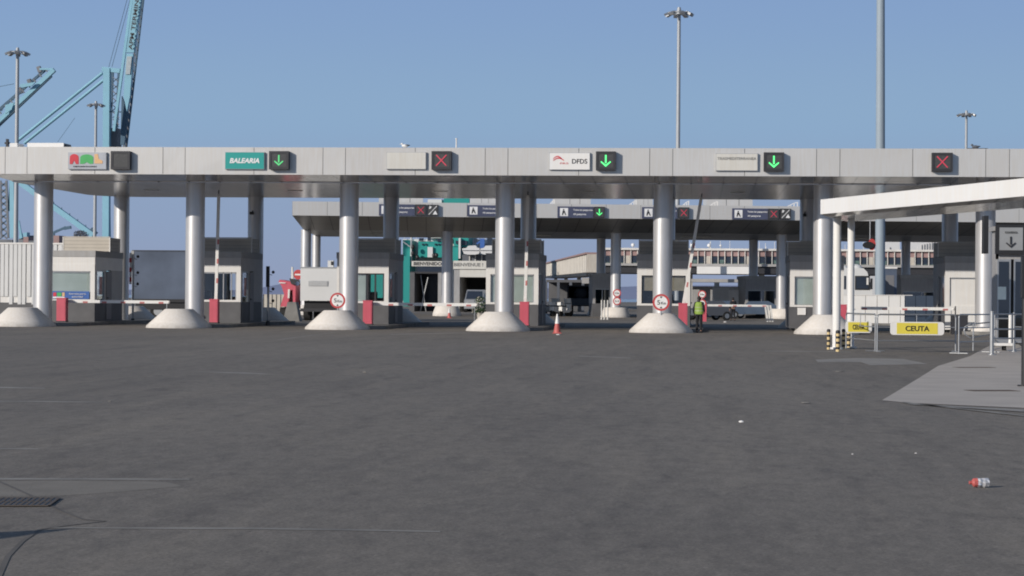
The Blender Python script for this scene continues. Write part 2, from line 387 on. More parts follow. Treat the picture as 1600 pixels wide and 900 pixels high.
# surface patches and markings, sheets above the asphalt
def sheet(name, pts, z, m, label, cat='road marking'):
    b = MB(); b.add([(p.x, p.y, z) for p in pts], [tuple(range(len(pts)))], m)
    o = b.build(name); 
    if o.data.polygons[0].normal.z < 0: o.data.flip_normals()
    return tag(o, label, cat, kind='structure')
sheet('pavement', [G(x, y) for x, y in ((1378, 626), (1408, 608), (1436, 591), (1466, 572), (1515, 557), (1545, 541), (1750, 534), (1900, 645), (1600, 638), (1420, 630))], .006, MT['patch'], 'pale concrete apron beside the fenced walkway', 'pavement')
sheet('pavement_patch', [G(x, y) for x, y in ((1274, 562), (1340, 559.5), (1412, 561), (1450, 569), (1360, 571), (1345, 566), (1278, 566))], .004, MT['patchd'], 'pale worn patch in front of the yellow and black bollards', 'patch')
sheet('road_marking', [G(x, y) for x, y in ((1410, 628.5), (1600, 650), (1600, 651.5), (1410, 630))], .010, MT['line'], 'faint pale line crossing the edge of the concrete apron')
sheet('road_marking', [G(x, y) for x, y in ((1418, 631.5), (1600, 641), (1600, 644.5), (1418, 632.8))], .010, MT['patchd'], 'broad pale strip along the near edge of the concrete apron')
sheet('road_marking', [G(x, y) for x, y in ((80, 824.4), (398, 824.8), (540, 827), (688, 830), (688, 832), (540, 829.4), (398, 827.4), (80, 826))], .0022, MT['line'], 'long thin white line across the nearest asphalt')
sheet('road_marking', [G(x, y) for x, y in ((-30, 747), (296, 748.3), (296, 750), (-30, 750))], .0022, MT['line'], 'faint pale line above the drain grating at the left')
sheet('road_marking', [G(x, y) for x, y in ((298, 580.5), (380, 582), (436, 585.3), (380, 584))], .0022, MT['line'], 'short faded line in the middle distance in front of the second column')
sheet('road_marking', [G(x, y) for x, y in ((-30, 604), (70, 606), (70, 607.3), (-30, 606))], .0022, MT['line'], 'short faded line at the left edge of the asphalt')
sheet('road_marking', [G(x, y) for x, y in ((-30, 700), (60, 701), (60, 702.4), (-30, 702))], .0022, MT['line'], 'thin faded line left of the picture, halfway to the booths')
sheet('road_marking', [G(x, y) for x, y in ((432, 531), (520, 519.5), (523, 519.5), (438, 531))], .0022, MT['line'], 'faint slanting line just in front of the third concrete cone')
sheet('road_marking', [G(x, y) for x, y in ((1195, 548), (1330, 549.5), (1330, 550.5), (1195, 549))], .0022, MT['line'], 'faint pale line left of the bollards')
sheet('road_marking', [G(x, y) for x, y in ((610, 522), (735, 519.5), (735, 520.3), (610, 523))], .0022, MT['line'], 'faint pale line between the third and fourth concrete cones')
sheet('road_marking', [G(x, y) for x, y in ((-30, 626), (160, 628), (160, 629.2), (-30, 627.5))], .0022, MT['line'], 'long faint line at the left, in front of the second cone')
sheet('road_marking', [G(x, y) for x, y in ((905, 556), (985, 559), (985, 560), (905, 557))], .0022, MT['line'], 'short faded line in front of the traffic cone')
def ribbon(name, pl, wd, z, m, label):
    b = MB(); vs = []
    for i, p in enumerate(pl):
        q = pl[min(i+1, len(pl)-1)]-pl[max(i-1, 0)]; nrm = Vector((-q.y, q.x, 0)).normalized()*wd/2*(1-.5*i/len(pl))
        vs += [(p.x-nrm.x, p.y-nrm.y, z), (p.x+nrm.x, p.y+nrm.y, z)]
    b.add(vs, [(2*i, 2*i+1, 2*i+3, 2*i+2) for i in range(len(pl)-1)], m); o = b.build(name)
    if o.data.polygons[0].normal.z < 0: o.data.flip_normals()
    return tag(o, label, 'crack seal', kind='structure')
MT['dust'] = mat('dusty_asphalt', (.226, .206, .178), .9, 0, .14, 2.5, bump=.3, bscale=40)
sheet('dust_band', [G(x, y) for x, y in ((-30, 752), (140, 751), (262, 753.5), (285, 760), (200, 768), (90, 775), (-30, 776))], .0014, MT['dust'], 'pale dusty band behind the drain grating at the left', 'patch')
ribbon('tar_seam', [G(x, y) for x, y in ((-20, 745), (20, 762), (60, 780), (95, 798), (130, 812), (165, 815))], .035, .003, MT['tar'], 'dark curved tar seam running past the drain grating')
ribbon('tar_seam', [G(x, y) for x, y in ((-4, 905), (12, 870), (35, 846), (62, 828), (100, 822), (165, 815))], .035, .003, MT['tar'], 'dark curved tar seam at the bottom left corner')

# ------------------------------------------------------------------ main canopy
P = 7.4; X0 = -31.22; YC = 97.2; YF = 93.2; ZB = 7.021; ZT = 8.266; YB = 110.74; ZS = 6.843
XL = W(-20, 272, YF).x; XR = X0+8*P+1.0
can = thing('toll_canopy', 'long silver panelled canopy over the front row of toll lanes', 'canopy', (XL, YF, 0))
b = MB()
b.box(XL+.03, XR-.03, YF+.03, YF+.1, ZB+.03, ZT-.03, MT['gap'])
js = sorted([x for i in range(-1, 9) for x in (-31.77+P*i, -30.74+P*i, -27.55+P*i)])
ed = [XL]+[x for x in js if XL+.3 < x < XR-.3]+[XR]
random.seed(12)
for a, c in zip(ed[:-1], ed[1:]):
    k0 = len(b.v); b.box(a+.012, c-.012, YF, YF+.05, ZB, ZT, MT[random.choice(('fascia', 'fascia', 'fascia_b', 'fascia_c'))])
    for v in b.v[k0:]:
        if v.y < YF+.01: v.y += random.uniform(-.006, .006)
b.build('fascia', can, world=True)
b = MB()
rc = 2.6
out = [(XL, YF+.05), (XR, YF+.05), (XR, YB+.55)]+[(XL+rc-rc*math.sin(t), YB+.55-rc+rc*math.cos(t)) for t in [PI/2*k/8 for k in range(9)]]
ins = [(x, max(y, YC-.5)) for x, y in out]
yi = YC-.5
out2 = [(XL, yi), (XR, yi)]+out[2:]
b.add([(XL, YF+.05, ZB), (XR, YF+.05, ZB), (XR, yi, ZS+.04), (XL, yi, ZS+.04)], [(0, 3, 2, 1)], MT['soffit'])
b.add([(XL, yi, ZS+.04), (XR, yi, ZS+.04), (XR, yi, ZS), (XL, yi, ZS)], [(0, 1, 2, 3)], MT['soffit'])
b.add([(x, y, ZS) for x, y in out2], [tuple(range(len(out2)))[::-1]], MT['soffit'])
b.build('soffit', can, world=True)
b = MB()
n = len(out); b.add([(x, y, ZS if y > yi else ZB) for x, y in out]+[(x, y, ZT-.02) for x, y in out], [(i, (i+1) % n, n+(i+1) % n, n+i) for i in range(1, n)]+[tuple(range(n, 2*n))], MT['fascia'])
b.build('roof', can, world=True)
def plinth_mesh(r0, r1, h, ln, m):
    b = MB(); return b.lathe([(r0+.02, 0), (r0, .1), (r1+.05, h-.03), (r1, h)], m, n=40, sy=ln)
ORD = ['the leftmost canopy column', 'the second canopy column from the left', 'the column with the first 5 Km sign', 'the fourth canopy column, left of the traffic cone', 'the column nearest the vested person', 'the column next to the shelter posts']
ORDB = ['the leftmost booth', 'the rear column right of the blue-grey trailer', 'the rear column behind the third booth', 'the rear column behind the fourth booth', 'the rear column hidden by the fifth booth', 'the rear column behind the sixth booth', 'the last booth at the right']
for i in range(0, 8):
    cx = X0+P*i
    b = MB(); b.tube((cx, YC, .05), (cx, YC, ZS+.04), .45, MT['column'], n=48)
    col = b.build('column', can, world=True)
    if i < 6:
        t = thing('concrete_plinth', ['white', 'white'][0]+' concrete cone in front of '+ORD[i], 'crash guard', (cx, YC-3.2, 0), group='white concrete cones guarding the front columns')
        plinth_mesh(1.43, .57, .87, .5, MT['plinth']).build('cone', t)
    else:
        pb = plinth_mesh(.62, .52, .22, .1, MT['plinth'])
        for v in pb.v: v += Vector((cx, YC, .15))
        pb.build('plinth', col, world=True)
    b = MB(); b.tube((cx, YB, .05), (cx, YB, ZS+.04), .42, MT['column'], n=40); col = b.build('column', can, world=True)
    if i < 7:
        t = thing('concrete_plinth', 'white concrete cone behind '+ORDB[i], 'crash guard', (cx, YB+1.9, 0), group='white concrete cones behind the rear columns')
        plinth_mesh(1.43, .57, .87, .5, MT['plinth']).build('cone', t)
# recessed ceiling lamps
for i in range(8):
    for yy in (103.5,):
        b = MB(); b.box(X0+P*i+3.2, X0+P*i+3.9, yy, yy+.35, (ZS-.02 if yy > 97 else 6.86), (ZS+.03 if yy > 97 else 6.98), MT['light']); b.build('ceiling_lamp', can, world=True)

# traffic islands
for i in range(0, 8):
    cx = X0+P*i
    b = MB(); x0, x1 = cx-1.05, cx+1.9; y0, y1 = YC-1.2, YB+1.6
    pts = [(x0, y1), (x0, y0+.9)]+[((x0+x1)/2-(x1-x0)/2*math.cos(PI*k/10), y0+.9-.9*math.sin(PI*k/10)) for k in range(1, 10)]+[(x1, y0+.9), (x1, y1)]
    b.prism(pts[::-1][::-1], 0, .15, MT['kerb']); o = b.build('traffic_island')
    tag(o, ['kerbed concrete island under the leftmost booth', 'kerbed island under the second booth from the left', 'kerbed island under the third booth from the left', 'kerbed island under the booth behind the fourth column', 'kerbed island behind the person in the yellow vest', 'kerbed island beside the yellow and black bollards', 'kerbed island under the sunlit booth by the kiosk', 'kerbed island beyond the kiosk'][i], 'traffic island', 'islands between the toll lanes', 'structure')

# ------------------------------------------------------------------ booths
BY = 101.5; BD = 5.0; BW = 2.58
brx = [W(x, 440, BY).x for x in (148, 376, 606, 842.6, 1079)]
off = sum(x-(X0+P*i) for i, x in enumerate(brx))/5
blab = ['sunlit toll booth with cream louvred roof box at the far left', 'shaded toll booth with green framed window left of the second raised boom',
        'toll booth beside the lowered boom in front of the teal ferry', 'toll booth with pale window blinds behind the fourth column',
        'toll booth with tan blinds behind the column with the round sign near the vested person', 'toll booth with tall pale green window half hidden by a column and shelter posts', 'sunlit white toll booth with door next to the ticket kiosk at the right']
def booth(i):
    rx = X0+P*i+off; lx = rx-BW
    t = thing('toll_booth', blab[i], 'toll booth', (lx, BY, .15), group='toll booths under the front canopy')
    y0, y1 = BY, BY+BD
    WB, WT, CB, CT = 1.29, 2.66, 3.38, 3.69
    th = .1
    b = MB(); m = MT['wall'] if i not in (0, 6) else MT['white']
    bm = MT['charcoal']
    fr = MT['white']
    # plinth wall
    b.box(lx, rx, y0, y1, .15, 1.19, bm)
    # header: white on the sunlit first booth, canopy shade painted grey on the rest
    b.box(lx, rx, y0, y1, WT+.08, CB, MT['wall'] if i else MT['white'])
    # corner pillars and back wall
    b.box(lx, lx+.22, y0+.03, y0+.3, 1.19, WT+.08, fr); b.box(rx-.22, rx, y0+.03, y0+.3, 1.19, WT+.08, fr)
    sw = MT['wall']
    b.box(rx-th, rx, y0+1.7, y0+2.0, 1.19, WT+.08, sw); b.box(rx-th, rx, y0+2.9, y1, 1.19, WT+.08, sw)
    b.box(lx, lx+th, y0+1.7, y0+2.0, 1.19, WT+.08, sw); b.box(lx, lx+th, y0+2.9, y1, 1.19, WT+.08, sw)
    b.box(lx+th, rx-th, y1-.1, y1, 1.19, 1.45, MT['inside']); b.box(lx+th, lx+.9, y1-.1, y1, 1.45, WT+.08, MT['inside']); b.box(rx-.6, rx-th, y1-.1, y1, 1.45, WT+.08, MT['inside'])
    # desk and chair shapes inside
    b.box(lx+.3, rx-.4, y0+.6, y0+1.2, 1.19, 1.3, MT['inside']); b.box(lx+.5, lx+.95, y0+.7, y0+.8, 1.3, 1.72, MT['black']); b.box(lx+1.3, lx+1.75, y0+1.6, y0+1.8, 1.19, 1.75, MT['dark'])
    if i == 6: b.box(lx+.22, rx-.22, y0+.1, y0+.16, 1.19, WT+.08, MT['white']); b.box(lx+.0, rx, y0-.03, y0-.005, .16, 1.19, MT['white'])
    b.build('wall', t, world=True)
    if i == 6:
        b = MB(); b.box(rx-.95, rx-.25, y0+.07, y0+.1, .2, 2.5, MT['white']); b.box(rx-.97, rx-.95, y0-.05, y0+.1, .2, 2.5, MT['gap']); dr = b.build('door', t, world=True)
        b = MB(); b.box(rx-.9, rx-.8, y0-.09, y0-.04, 1.2, 1.25, MT['dark']); b.build('handle', dr, world=True)
    b = MB(); b.box(lx-.03, rx+.03, y0-.03, y1+.03, CB, CT, MT['coping']); b.build('roof', t, world=True)
    # louvred roof box, back half
    zb, zt = CT, 4.47; q0, q1 = y0+3.0, y1-.05
    b = MB(); lm = MT['louvre']
    for k in range(4):
        z = zb+.03+k*(zt-zb-.06)/4
        b.box(lx+.02, rx-.14, q0+.02, q0+.05, z, z+(zt-zb-.06)/4-.010, lm); b.box(rx-.16, rx-.13, q0+.05, q1-.1, z, z+(zt-zb-.06)/4-.014, lm); b.box(lx-.01, lx+.02, q0+.06, q1-.1, z, z+(zt-zb-.06)/4-.014, lm)
    b.box(lx+.03, rx-.17, q0+.06, q1-.1, zb, zt-.06, MT['charcoal'])
    for x in (lx-.02, rx-.15):
        for y in (q0, q1-.12): b.box(x, x+.05, y, y+.05, zb, zt, MT['white'])
    b.box(lx, rx-.12, q0, q0+.06, zt-.03, zt+.01, lm)
    b.build('roof_box', t, world=True)
    # front window
    b = MB(); f = .07; wx0, wx1 = lx+.22, rx-.22
    b.box(lx+.0, rx, y0-.02, y0+.05, 1.19, 1.29, fr); b.box(lx, rx, y0-.02, y0+.05, WT, WT+.35, fr)
    b.box(lx, lx+.22, y0-.02, y0+.03, 1.29, WT, fr); b.box(rx-.22, rx, y0-.02, y0+.03, 1.29, WT, fr)
    fmat = MT['dark'] if i in (2, 4) else MT['galv']
    b.box(wx0, wx0+.05, y0+.03, y0+.09, 1.29, WT, fmat); b.box(wx1-.05, wx1, y0+.03, y0+.09, 1.29, WT, fmat); b.box(wx0, wx1, y0+.03, y0+.09, WT-.06, WT, fmat)
    if i in (2,): b.box(wx0+1.25, wx0+1.33, y0+.03, y0+.09, 1.29, WT, fmat); b.box(wx0+1.65, wx0+1.73, y0+.03, y0+.09, 1.29, WT, fmat)
    if i in (1,): b.box(wx0+1.45, wx0+1.5, y0+.03, y0+.09, 1.29, WT, fmat); b.box(wx0+1.85, wx0+1.9, y0+.03, y0+.09, 1.29, WT, fmat)
    wd = b.build('window', t, world=True)
    b = MB(); b.box(wx0+.05, wx1-.05, y0+.055, y0+.065, 1.29, WT-.06, MT['glass'] if i < 6 else MT['white']); b.build('pane' if i < 6 else 'shutter', wd, world=True)
    bl = {0: (0, 2.14, 0, MT['blind']), 2: (0, 1.2, 0, MT['blind']), 3: (0, 2.14, 0, MT['blind']), 5: (.0, 2.14, 0, MT['blind']), 4: (.1, 2.1, .62, MT['tan'])}
    if i in bl:
        a, c, z, mm = bl[i]; b = MB(); b.box(wx0+a, wx0+c, y0+.12, y0+.13, 1.30+z, WT-.06, mm); b.build('blind', t, world=True)
    # side windows with posters, side door
    for s, x in ((1, rx), (-1, lx)):
        xx = x-.05 if s == 1 else x+.03
        b = MB(); b.box(xx-.02, xx+.06, y0+.3, y0+.36, 1.19, WT+.08, MT['galv']); b.box(xx-.02, xx+.06, y0+1.64, y0+1.7, 1.19, WT+.08, MT['galv']); b.box(xx-.02, xx+.06, y0+.36, y0+1.64, WT, WT+.08, MT['galv'])
        wd = b.build('window', t, world=True)
        b = MB(); b.box(xx+.0, xx+.01, y0+.36, y0+1.64, 1.19, WT, MT['glass']); b.build('pane', wd, world=True)
        b = MB(); b.box(xx+.02, xx+.03, y0+.9, y0+1.4, 1.5, 2.4, MT['poster']); b.build('poster', t, world=True)
        b = MB(); dx = x+.0 if s == 1 else x-.03
        b.box(dx, dx+.03, y0+2.0, y0+2.9, .25, WT+.02, MT['door']); dr = b.build('door', t, world=True)
        b = MB(); hx = dx+.03 if s == 1 else dx-.06
        b.box(hx, hx+.06, y0+2.1, y0+2.2, 1.3, 1.36, MT['black']); b.build('handle', dr, world=True)
    return t
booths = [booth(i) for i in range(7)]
t = thing('notice_sheet', 'white paper sheet below the tall window of the booth left of the sixth column', 'notice', W(1252, 492, BY-.06))
b = MB(); pxbox(b, 1246, 481, 1259, 492, BY-.06, .012, MT['whiteb']); b.build('sheet', t, world=True)
# blue notice under the first booth's window
t = thing('notice_board', 'blue notice board with coloured logo below the leftmost booth window', 'sign', W(110, 461, BY-.06))
b = MB(); pxbox(b, 76, 455, 140, 467, BY-.06, .03, MT['blue']); b.build('panel', t, world=True)
b = MB()
for x0, x1, m in ((83, 88, 'inkred'), (89, 96, 'green_logo'), (97, 101, 'orange_logo')): pxbox(b, x0, 457, x1, 463, BY-.075, .012, MT[m])
pxbox(b, 82, 463.5, 101, 466, BY-.075, .012, MT['inkw']); b.build('logo', t, world=True)
c = W(121, 459.4, BY-.07); text('Reservados puerto', .85, .10, MT['inkw'], t, c)
c = W(121, 463.5, BY-.07); text('autoridad', .55, .09, MT['inkw'], t, c)

# ------------------------------------------------------------------ fascia signs and lane signals
def rect(x0, y0, x1, y1, Y): return pxr(x0, y0, x1, y1, Y)
def fsign(px, mt, label, name='company_sign'):
    X_0, X_1, Z0, Z1 = rect(*px, YF-.12)
    t = thing(name, label, 'sign', ((X_0+X_1)/2, YF, Z0))
    b = MB(); b.box(X_0, X_1, YF-.12, YF-.01, Z0, Z1, MT['galv'])
    b.box(X_0+.02, X_1-.02, YF-.132, YF-.118, Z0+.02, Z1-.02, mt); b.build('panel', t, world=True)
    return t, X_0, X_1, Z0, Z1
t, a, c, z0, z1 = fsign((105.5, 238, 167, 264.5), MT['sign_grey'], 'grey sign with red, green and orange arch logo, leftmost on the canopy')
W_ = c-a; H_ = z1-z0
def U(u, v): return (a+u*W_, z0+v*H_)
b = MB()
def arch(u0, u1, v0, v1, notch, m, b=b):
    pts = [U(u0, v0)]
    k = 8
    if notch: pts += [U(u0+(u1-u0)*.3, v0), U((u0+u1)/2, v0+notch), U(u1-(u1-u0)*.3, v0)]
    pts += [U(u1, v0)]
    pts += [U((u0+u1)/2+(u1-u0)/2*math.cos(PI*j/k), v1-(v1-v0)*.35+(v1-v0)*.35*math.sin(PI*j/k)) for j in range(k+1)]
    b.plate(pts, YF-.145, .012, m)
arch(.05, .28, .30, .90, .22, MT['inkred']); arch(.32, .66, .32, .88, .10, MT['green_logo'])
b.plate([U(.69, .34), U(.69, .9), U(.78, .9), U(.80, .62), U(.90, .5), U(.90, .34)], YF-.145, .012, MT['orange_logo'])
b.build('logo', t, world=True)
text('PUERTO BAHIA DE ALGECIRAS', W_*.6, .06, MT['ink'], t, (a+W_*.45, YF-.135, z0+H_*.16))
t, a, c, z0, z1 = fsign((351, 237.5, 413.5, 264.5), MT['teal_sign'], 'teal company sign with white italic BALEARIA lettering')
text('BALEARIA', (c-a)*.76, .23, MT['inkw'], t, ((a+c)/2, YF-.135, (z0+z1)/2), shear=.22, bold=.04)
t, a, c, z0, z1 = fsign((603.5, 237.5, 666, 264.5), MT['sign_white'], 'blank off-white sign panel beside a red cross signal', 'blank_sign')
t, a, c, z0, z1 = fsign((858, 238.5, 922, 265.5), MT['whiteb'], 'white company sign with red swoosh and DFDS lettering')
text('DFDS', (c-a)*.37, .21, MT['ink'], t, (a+(c-a)*.745, YF-.135, (z0+z1)/2), bold=.01)
text('FRS', (c-a)*.20, .07, MT['inkred'], t, (a+(c-a)*.37, YF-.135, z0+(z1-z0)*.38))
b = MB(); Wd = c-a; Hd = z1-z0
for dz, sc_ in ((.0, 1), (.10, .8)):
    pts = [(a+Wd*(.10+.26*u*sc_), z0+Hd*(.56+dz+.16*math.sin(PI*u)*.9+.02*u)) for u in [k/8 for k in range(9)]]
    pts += [(a+Wd*(.10+.26*u*sc_), z0+Hd*(.52+dz+.13*math.sin(PI*u))) for u in [1-k/8 for k in range(9)]]
    b.plate(pts[::-1], YF-.145, .012, MT['inkred'])
b.build('logo', t, world=True)
t, a, c, z0, z1 = fsign((1118.5, 239.5, 1184, 267), MT['sign_white'], 'off-white company sign with thin grey TRASMEDITERRANEA lettering')
MT['inkgrey'] = mat('grey_letter', (.16, .16, .16), .6)
text('TRASMEDITERRANEA', (c-a)*.92, .12, MT['inkgrey'], t, ((a+c)/2, YF-.135, z0+(z1-z0)*.70))

def arrow(b, cx, cz, s, y, m):
    b.box(cx-.04*s, cx+.04*s, y, y+.02, cz-.13*s, cz+.29*s, m)
    for sg in (-1, 1):
        b.plate([(cx, cz-.31*s), (cx, cz-.205*s), (cx+sg*.23*s, cz-.02*s), (cx+sg*.26*s, cz-.075*s)][::(1 if sg == -1 else -1)], y-.003, .02, m)
def cross(b, cx, cz, s, y, m):
    for sg in (-1, 1):
        b.plate([(cx-.28*s, cz-sg*.26*s), (cx-.24*s, cz-sg*.29*s), (cx+.28*s, cz+sg*.26*s), (cx+.24*s, cz+sg*.29*s)][::sg], y-.004*(sg+1), .02, m)
def signal(x0, y0, x1, y1, Y, dp, kind, label, group, thick=.35):
    X_0, X_1, Z0, Z1 = rect(x0, y0, x1, y1, Y)
    t = thing('lane_signal', label, 'lane signal', ((X_0+X_1)/2, Y, Z0), group=group)
    b = MB(); s = (X_1-X_0)
    b.box(X_0, X_1, Y+.03, Y+thick, Z0, Z1, MT['dark'])
    f = s*.12
    b.box(X_0, X_0+f, Y, Y+.03, Z0, Z1, MT['dark']); b.box(X_1-f, X_1, Y, Y+.03, Z0, Z1, MT['dark']); b.box(X_0+f, X_1-f, Y, Y+.03, Z0, Z0+f, MT['dark']); b.box(X_0+f, X_1-f, Y, Y+.03, Z1-f, Z1, MT['dark'])
    b.build('housing', t, world=True)
    b = MB(); b.box(X_0+f, X_1-f, Y+.02, Y+.028, Z0+f, Z1-f, MT['screen']); b.build('screen', t, world=True)
    cx, cz = (X_0+X_1)/2, (Z0+Z1)/2
    if kind != 'off':
        b = MB()
        if kind == 'g': arrow(b, cx, cz, s, Y+.002, MT['led_g'])
        if kind == 'gd': arrow(b, cx, cz, s*.9, Y+.002, MT['led_gd'])
        if kind == 'r': cross(b, cx, cz, s, Y+.002, MT['led_r'])
        b.build('arrow' if kind[0] == 'g' else 'cross', t, world=True)
    return t
sl = [((172.5, 236, 203, 264.5), 'off', 'dark unlit lane signal box beside the arch logo sign'),
      ((420, 236, 451, 264.5), 'gd', 'lane signal with thin dim green arrow beside the teal sign'),
      ((674, 236, 705, 265), 'r', 'lane signal with red cross beside the blank white sign'),
      ((931, 236.5, 962, 265.5), 'g', 'lane signal with bright green arrow beside the DFDS sign'),
      ((1193.5, 238, 1225, 267), 'g', 'lane signal with bright green arrow beside the TRASMEDITERRANEA sign'),
      ((1456.5, 238.5, 1488.5, 267.5), 'r', 'lane signal with red cross above the white shelter roof')]
for r, k, l in sl: signal(*r, YF-.32, 0, k, l, 'lane signals on the front canopy', .32)

# ------------------------------------------------------------------ barriers (boom gates)
CY = 99.5
cabs = [(88, 102.5, 'down', 'red barrier cabinet with lowered boom beside the leftmost column'), (327, 340, 'up', 'red barrier cabinet with upright boom right of the second column'),
        (567, 581, 'down', 'red barrier cabinet with lowered boom right of the third column'), (812, 826, 'up', 'red barrier cabinet with upright boom right of the fourth column'),
        (1060, 1074, 'lean', 'red barrier cabinet with boom leaning right beside the person in yellow vest'), (1309, 1323, 'down', 'red barrier cabinet with lowered boom behind the shelter posts')]
for x0, x1, st, l in cabs:
    X_0, X_1, _, _ = pxr(x0, 470, x1, 508, CY)
    t = thing('barrier_gate', l, 'barrier gate', ((X_0+X_1)/2, CY+.2, .15), group='boom barriers at the toll lanes')
    b = MB(); b.box(X_0, X_1, CY, CY+.42, .15, 1.28, MT['red']); b.box(X_0-.015, X_1+.015, CY-.015, CY+.435, 1.28, 1.33, MT['red']); b.box(X_0-.02, X_1+.02, CY-.02, CY+.44, .15, .2, MT['dark'])
    b.box(X_0+.03, X_1-.03, CY-.01, CY+.0, .3, 1.2, MT['red'])
    b.build('cabinet', t, world=True)
    pv = Vector(((X_0+X_1)/2, CY+.50, 1.16)); Lb = 5.25
    ang = {'down': 0.0, 'up': math.radians(90 - 1.0), 'lean': math.radians(81)}[st]
    d = Vector((math.cos(ang), 0, math.sin(ang))); nn = Vector((-math.sin(ang), 0, math.cos(ang)))
    b = MB(); b.tube(pv+Vector((0, -.05, 0)), pv+Vector((0, .05, 0)), .10, MT['galv'], n=20); b.bar(pv-d*.1, pv+d*.35, .09, .15, MT['white'], up=nn); b.build('pivot', t, world=True)
    b = MB(); b.bar(pv+d*.3, pv+d*Lb, .07, .145, MT['whiteb'], up=nn)
    b.sphere(pv+d*Lb, .07, MT['white'])
    boom = b.build('boom', t, world=True)
    for k in range(5 if st == 'down' else 3):
        b = MB(); s0 = .95+k*.95; b.bar(pv+d*s0-nn*.035, pv+d*(s0+.24)-nn*.035, .078, .085, MT['redband'], up=nn); b.build('band', boom, world=True)
    if st == 'down':
        e = pv+d*(Lb-.1); b = MB(); b.bar(e, e-Vector((0, 0, 1.0)), .03, .03, MT['galv']); b.build('drop_leg', t, world=True)
    if st != 'down':
        b = MB(); e = pv+d*(Lb-.5); 
        b.bar(pv+d*Lb, pv+d*(Lb+.25), .03, .05, MT['dark'], up=nn); b.build('tip', t, world=True)

# ------------------------------------------------------------------ round restriction signs
def round_sign(px, py, r_px, Y, label, txt='5 Km', post_z=.7, group=None, thick=.02, Wt=None):
    c = W(px, py, Y); s = Y/FPX; r = r_px*s
    t = thing('restriction_sign', label, 'road sign', (c.x, Y, post_z), group=group)
    b = MB(); b.disc((c.x, Y, c.z), r, thick, MT['redsign']); b.disc((c.x, Y-.006, c.z), r*.76, .008, MT['whiteb']); b.build('disc', t, world=True)
    b = MB(); b.tube((c.x, Y+.05, post_z), (c.x, Y+.05, c.z+r*.5), .03, MT['galv']); b.build('post', t, world=True)
    if txt:
        text(txt[0], r*.34, r*.52, MT['ink'], t, (c.x-r*.30, Y-.008, c.z))
        text(txt[2:], r*.56, r*.34, MT['ink'], t, (c.x+r*.28, Y-.008, c.z-r*.08))
        b = MB()
        for sg in (1, -1): b.plate([(c.x-r*.16, c.z+sg*r*.70), (c.x+r*.16, c.z+sg*r*.70), (c.x, c.z+sg*r*.46)][::-sg], Y-.014, .008, MT['ink'])
        b.build('marker', t, world=True)
    return t
MT['redsign'] = mat('red_sign_border', (.50, .06, .06), .5)
round_sign(527.5, 469.5, 12.3, 93.7, 'round red rimmed 5 Km sign in front of the third column', post_z=.8)
round_sign(1033, 472.5, 13.2, 93.3, 'round red rimmed 5 Km sign in front of the fifth column, nearest the vested person', post_z=.8)

# ------------------------------------------------------------------ inner canopy, turned 7.3 degrees
A2 = math.radians(7.28); o2 = D(699, 496, 167); o2.z = 0
U2 = Vector((math.cos(A2), math.sin(A2), 0)); V2 = Vector((-math.sin(A2), math.cos(A2), 0))
def loc2(p): q = p-o2; return q.dot(U2), q.dot(V2)
def at2(px, py, v):        # point on the vertical plane at local depth v
    d = ray(px, py); s = (v-(CAM-o2).dot(V2))/d.dot(V2); q = CAM+d*s; return (q-o2).dot(U2), q.z
c2 = thing('inner_canopy', 'second grey canopy behind the toll booths, turned slightly', 'canopy', o2, A2)
ZS2 = 6.80; v0 = -7.8; zb2, zt2 = at2(860, 340.5, v0)[1], at2(860, 318.5, v0)[1]
uL = at2(456.5, 340, v0)[0]; uR = at2(1760, 340, v0)[0]; vb = 19.0
b = MB()
b.box(uL+.02, uR-.02, v0+.03, v0+.1, zb2+.02, zt2-.02, MT['gap'])
k = uL
while k < uR-.5:
    e = min(k+2.67, uR); b.box(k+.012, e-.012, v0, v0+.05, zb2, zt2, MT['fascia']); k = e
b.build('fascia', c2)
b = MB(); vi = -1.0
b.add([(uL, v0+.05, zb2), (uR, v0+.05, zb2), (uR, vi, ZS2), (uL+.45, vi, ZS2), (uL+.45, vb-1, ZS2), (uR, vb-1, ZS2), (uL, vb, zb2), (uR, vb, zb2)],
      [(0, 3, 2, 1), (3, 4, 5, 2), (0, 6, 4, 3), (4, 6, 7, 5)], MT['soffit2'])
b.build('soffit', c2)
b = MB(); b.add([(uL, v0+.05, zb2), (uL, vb, zb2), (uR, vb, zb2), (uR, v0+.05, zb2), (uL, v0+.05, zt2-.02), (uL, vb, zt2-.02), (uR, vb, zt2-.02), (uR, v0+.05, zt2-.02)], [(0, 4, 5, 1), (1, 5, 6, 2), (2, 6, 7, 3), (4, 7, 6, 5)], MT['fascia']); b.build('roof', c2)
us = [at2(x, 430, 0)[0] for x in (477.5, 699, 962, 1221, 1480, 1739)]
for j, u in enumerate(us):
    for v, r in ((0, .42), (14.8, .39)):
        b = MB(); b.tube((u, v, .05), (u, v, ZS2+.02), r, MT['column'] if v == 0 else MT['columnd'] if 'columnd' in MT else MT['column'], n=32); cc = b.build('column', c2)
        pb = plinth_mesh(1.15, .85, .80, 1.2, MT['plinth'])
        for q in pb.v: q += Vector((u, v-.6, 0))
        pb.build('plinth', cc)
for j in range(len(us)-1):
    b = MB(); u = (us[j]+us[j+1])/2+.6; b.box(u-1.3, u+1.3, 6.5, 6.75, ZS2-.12, ZS2-.02, MT['light']); b.build('strip_lamp', c2)
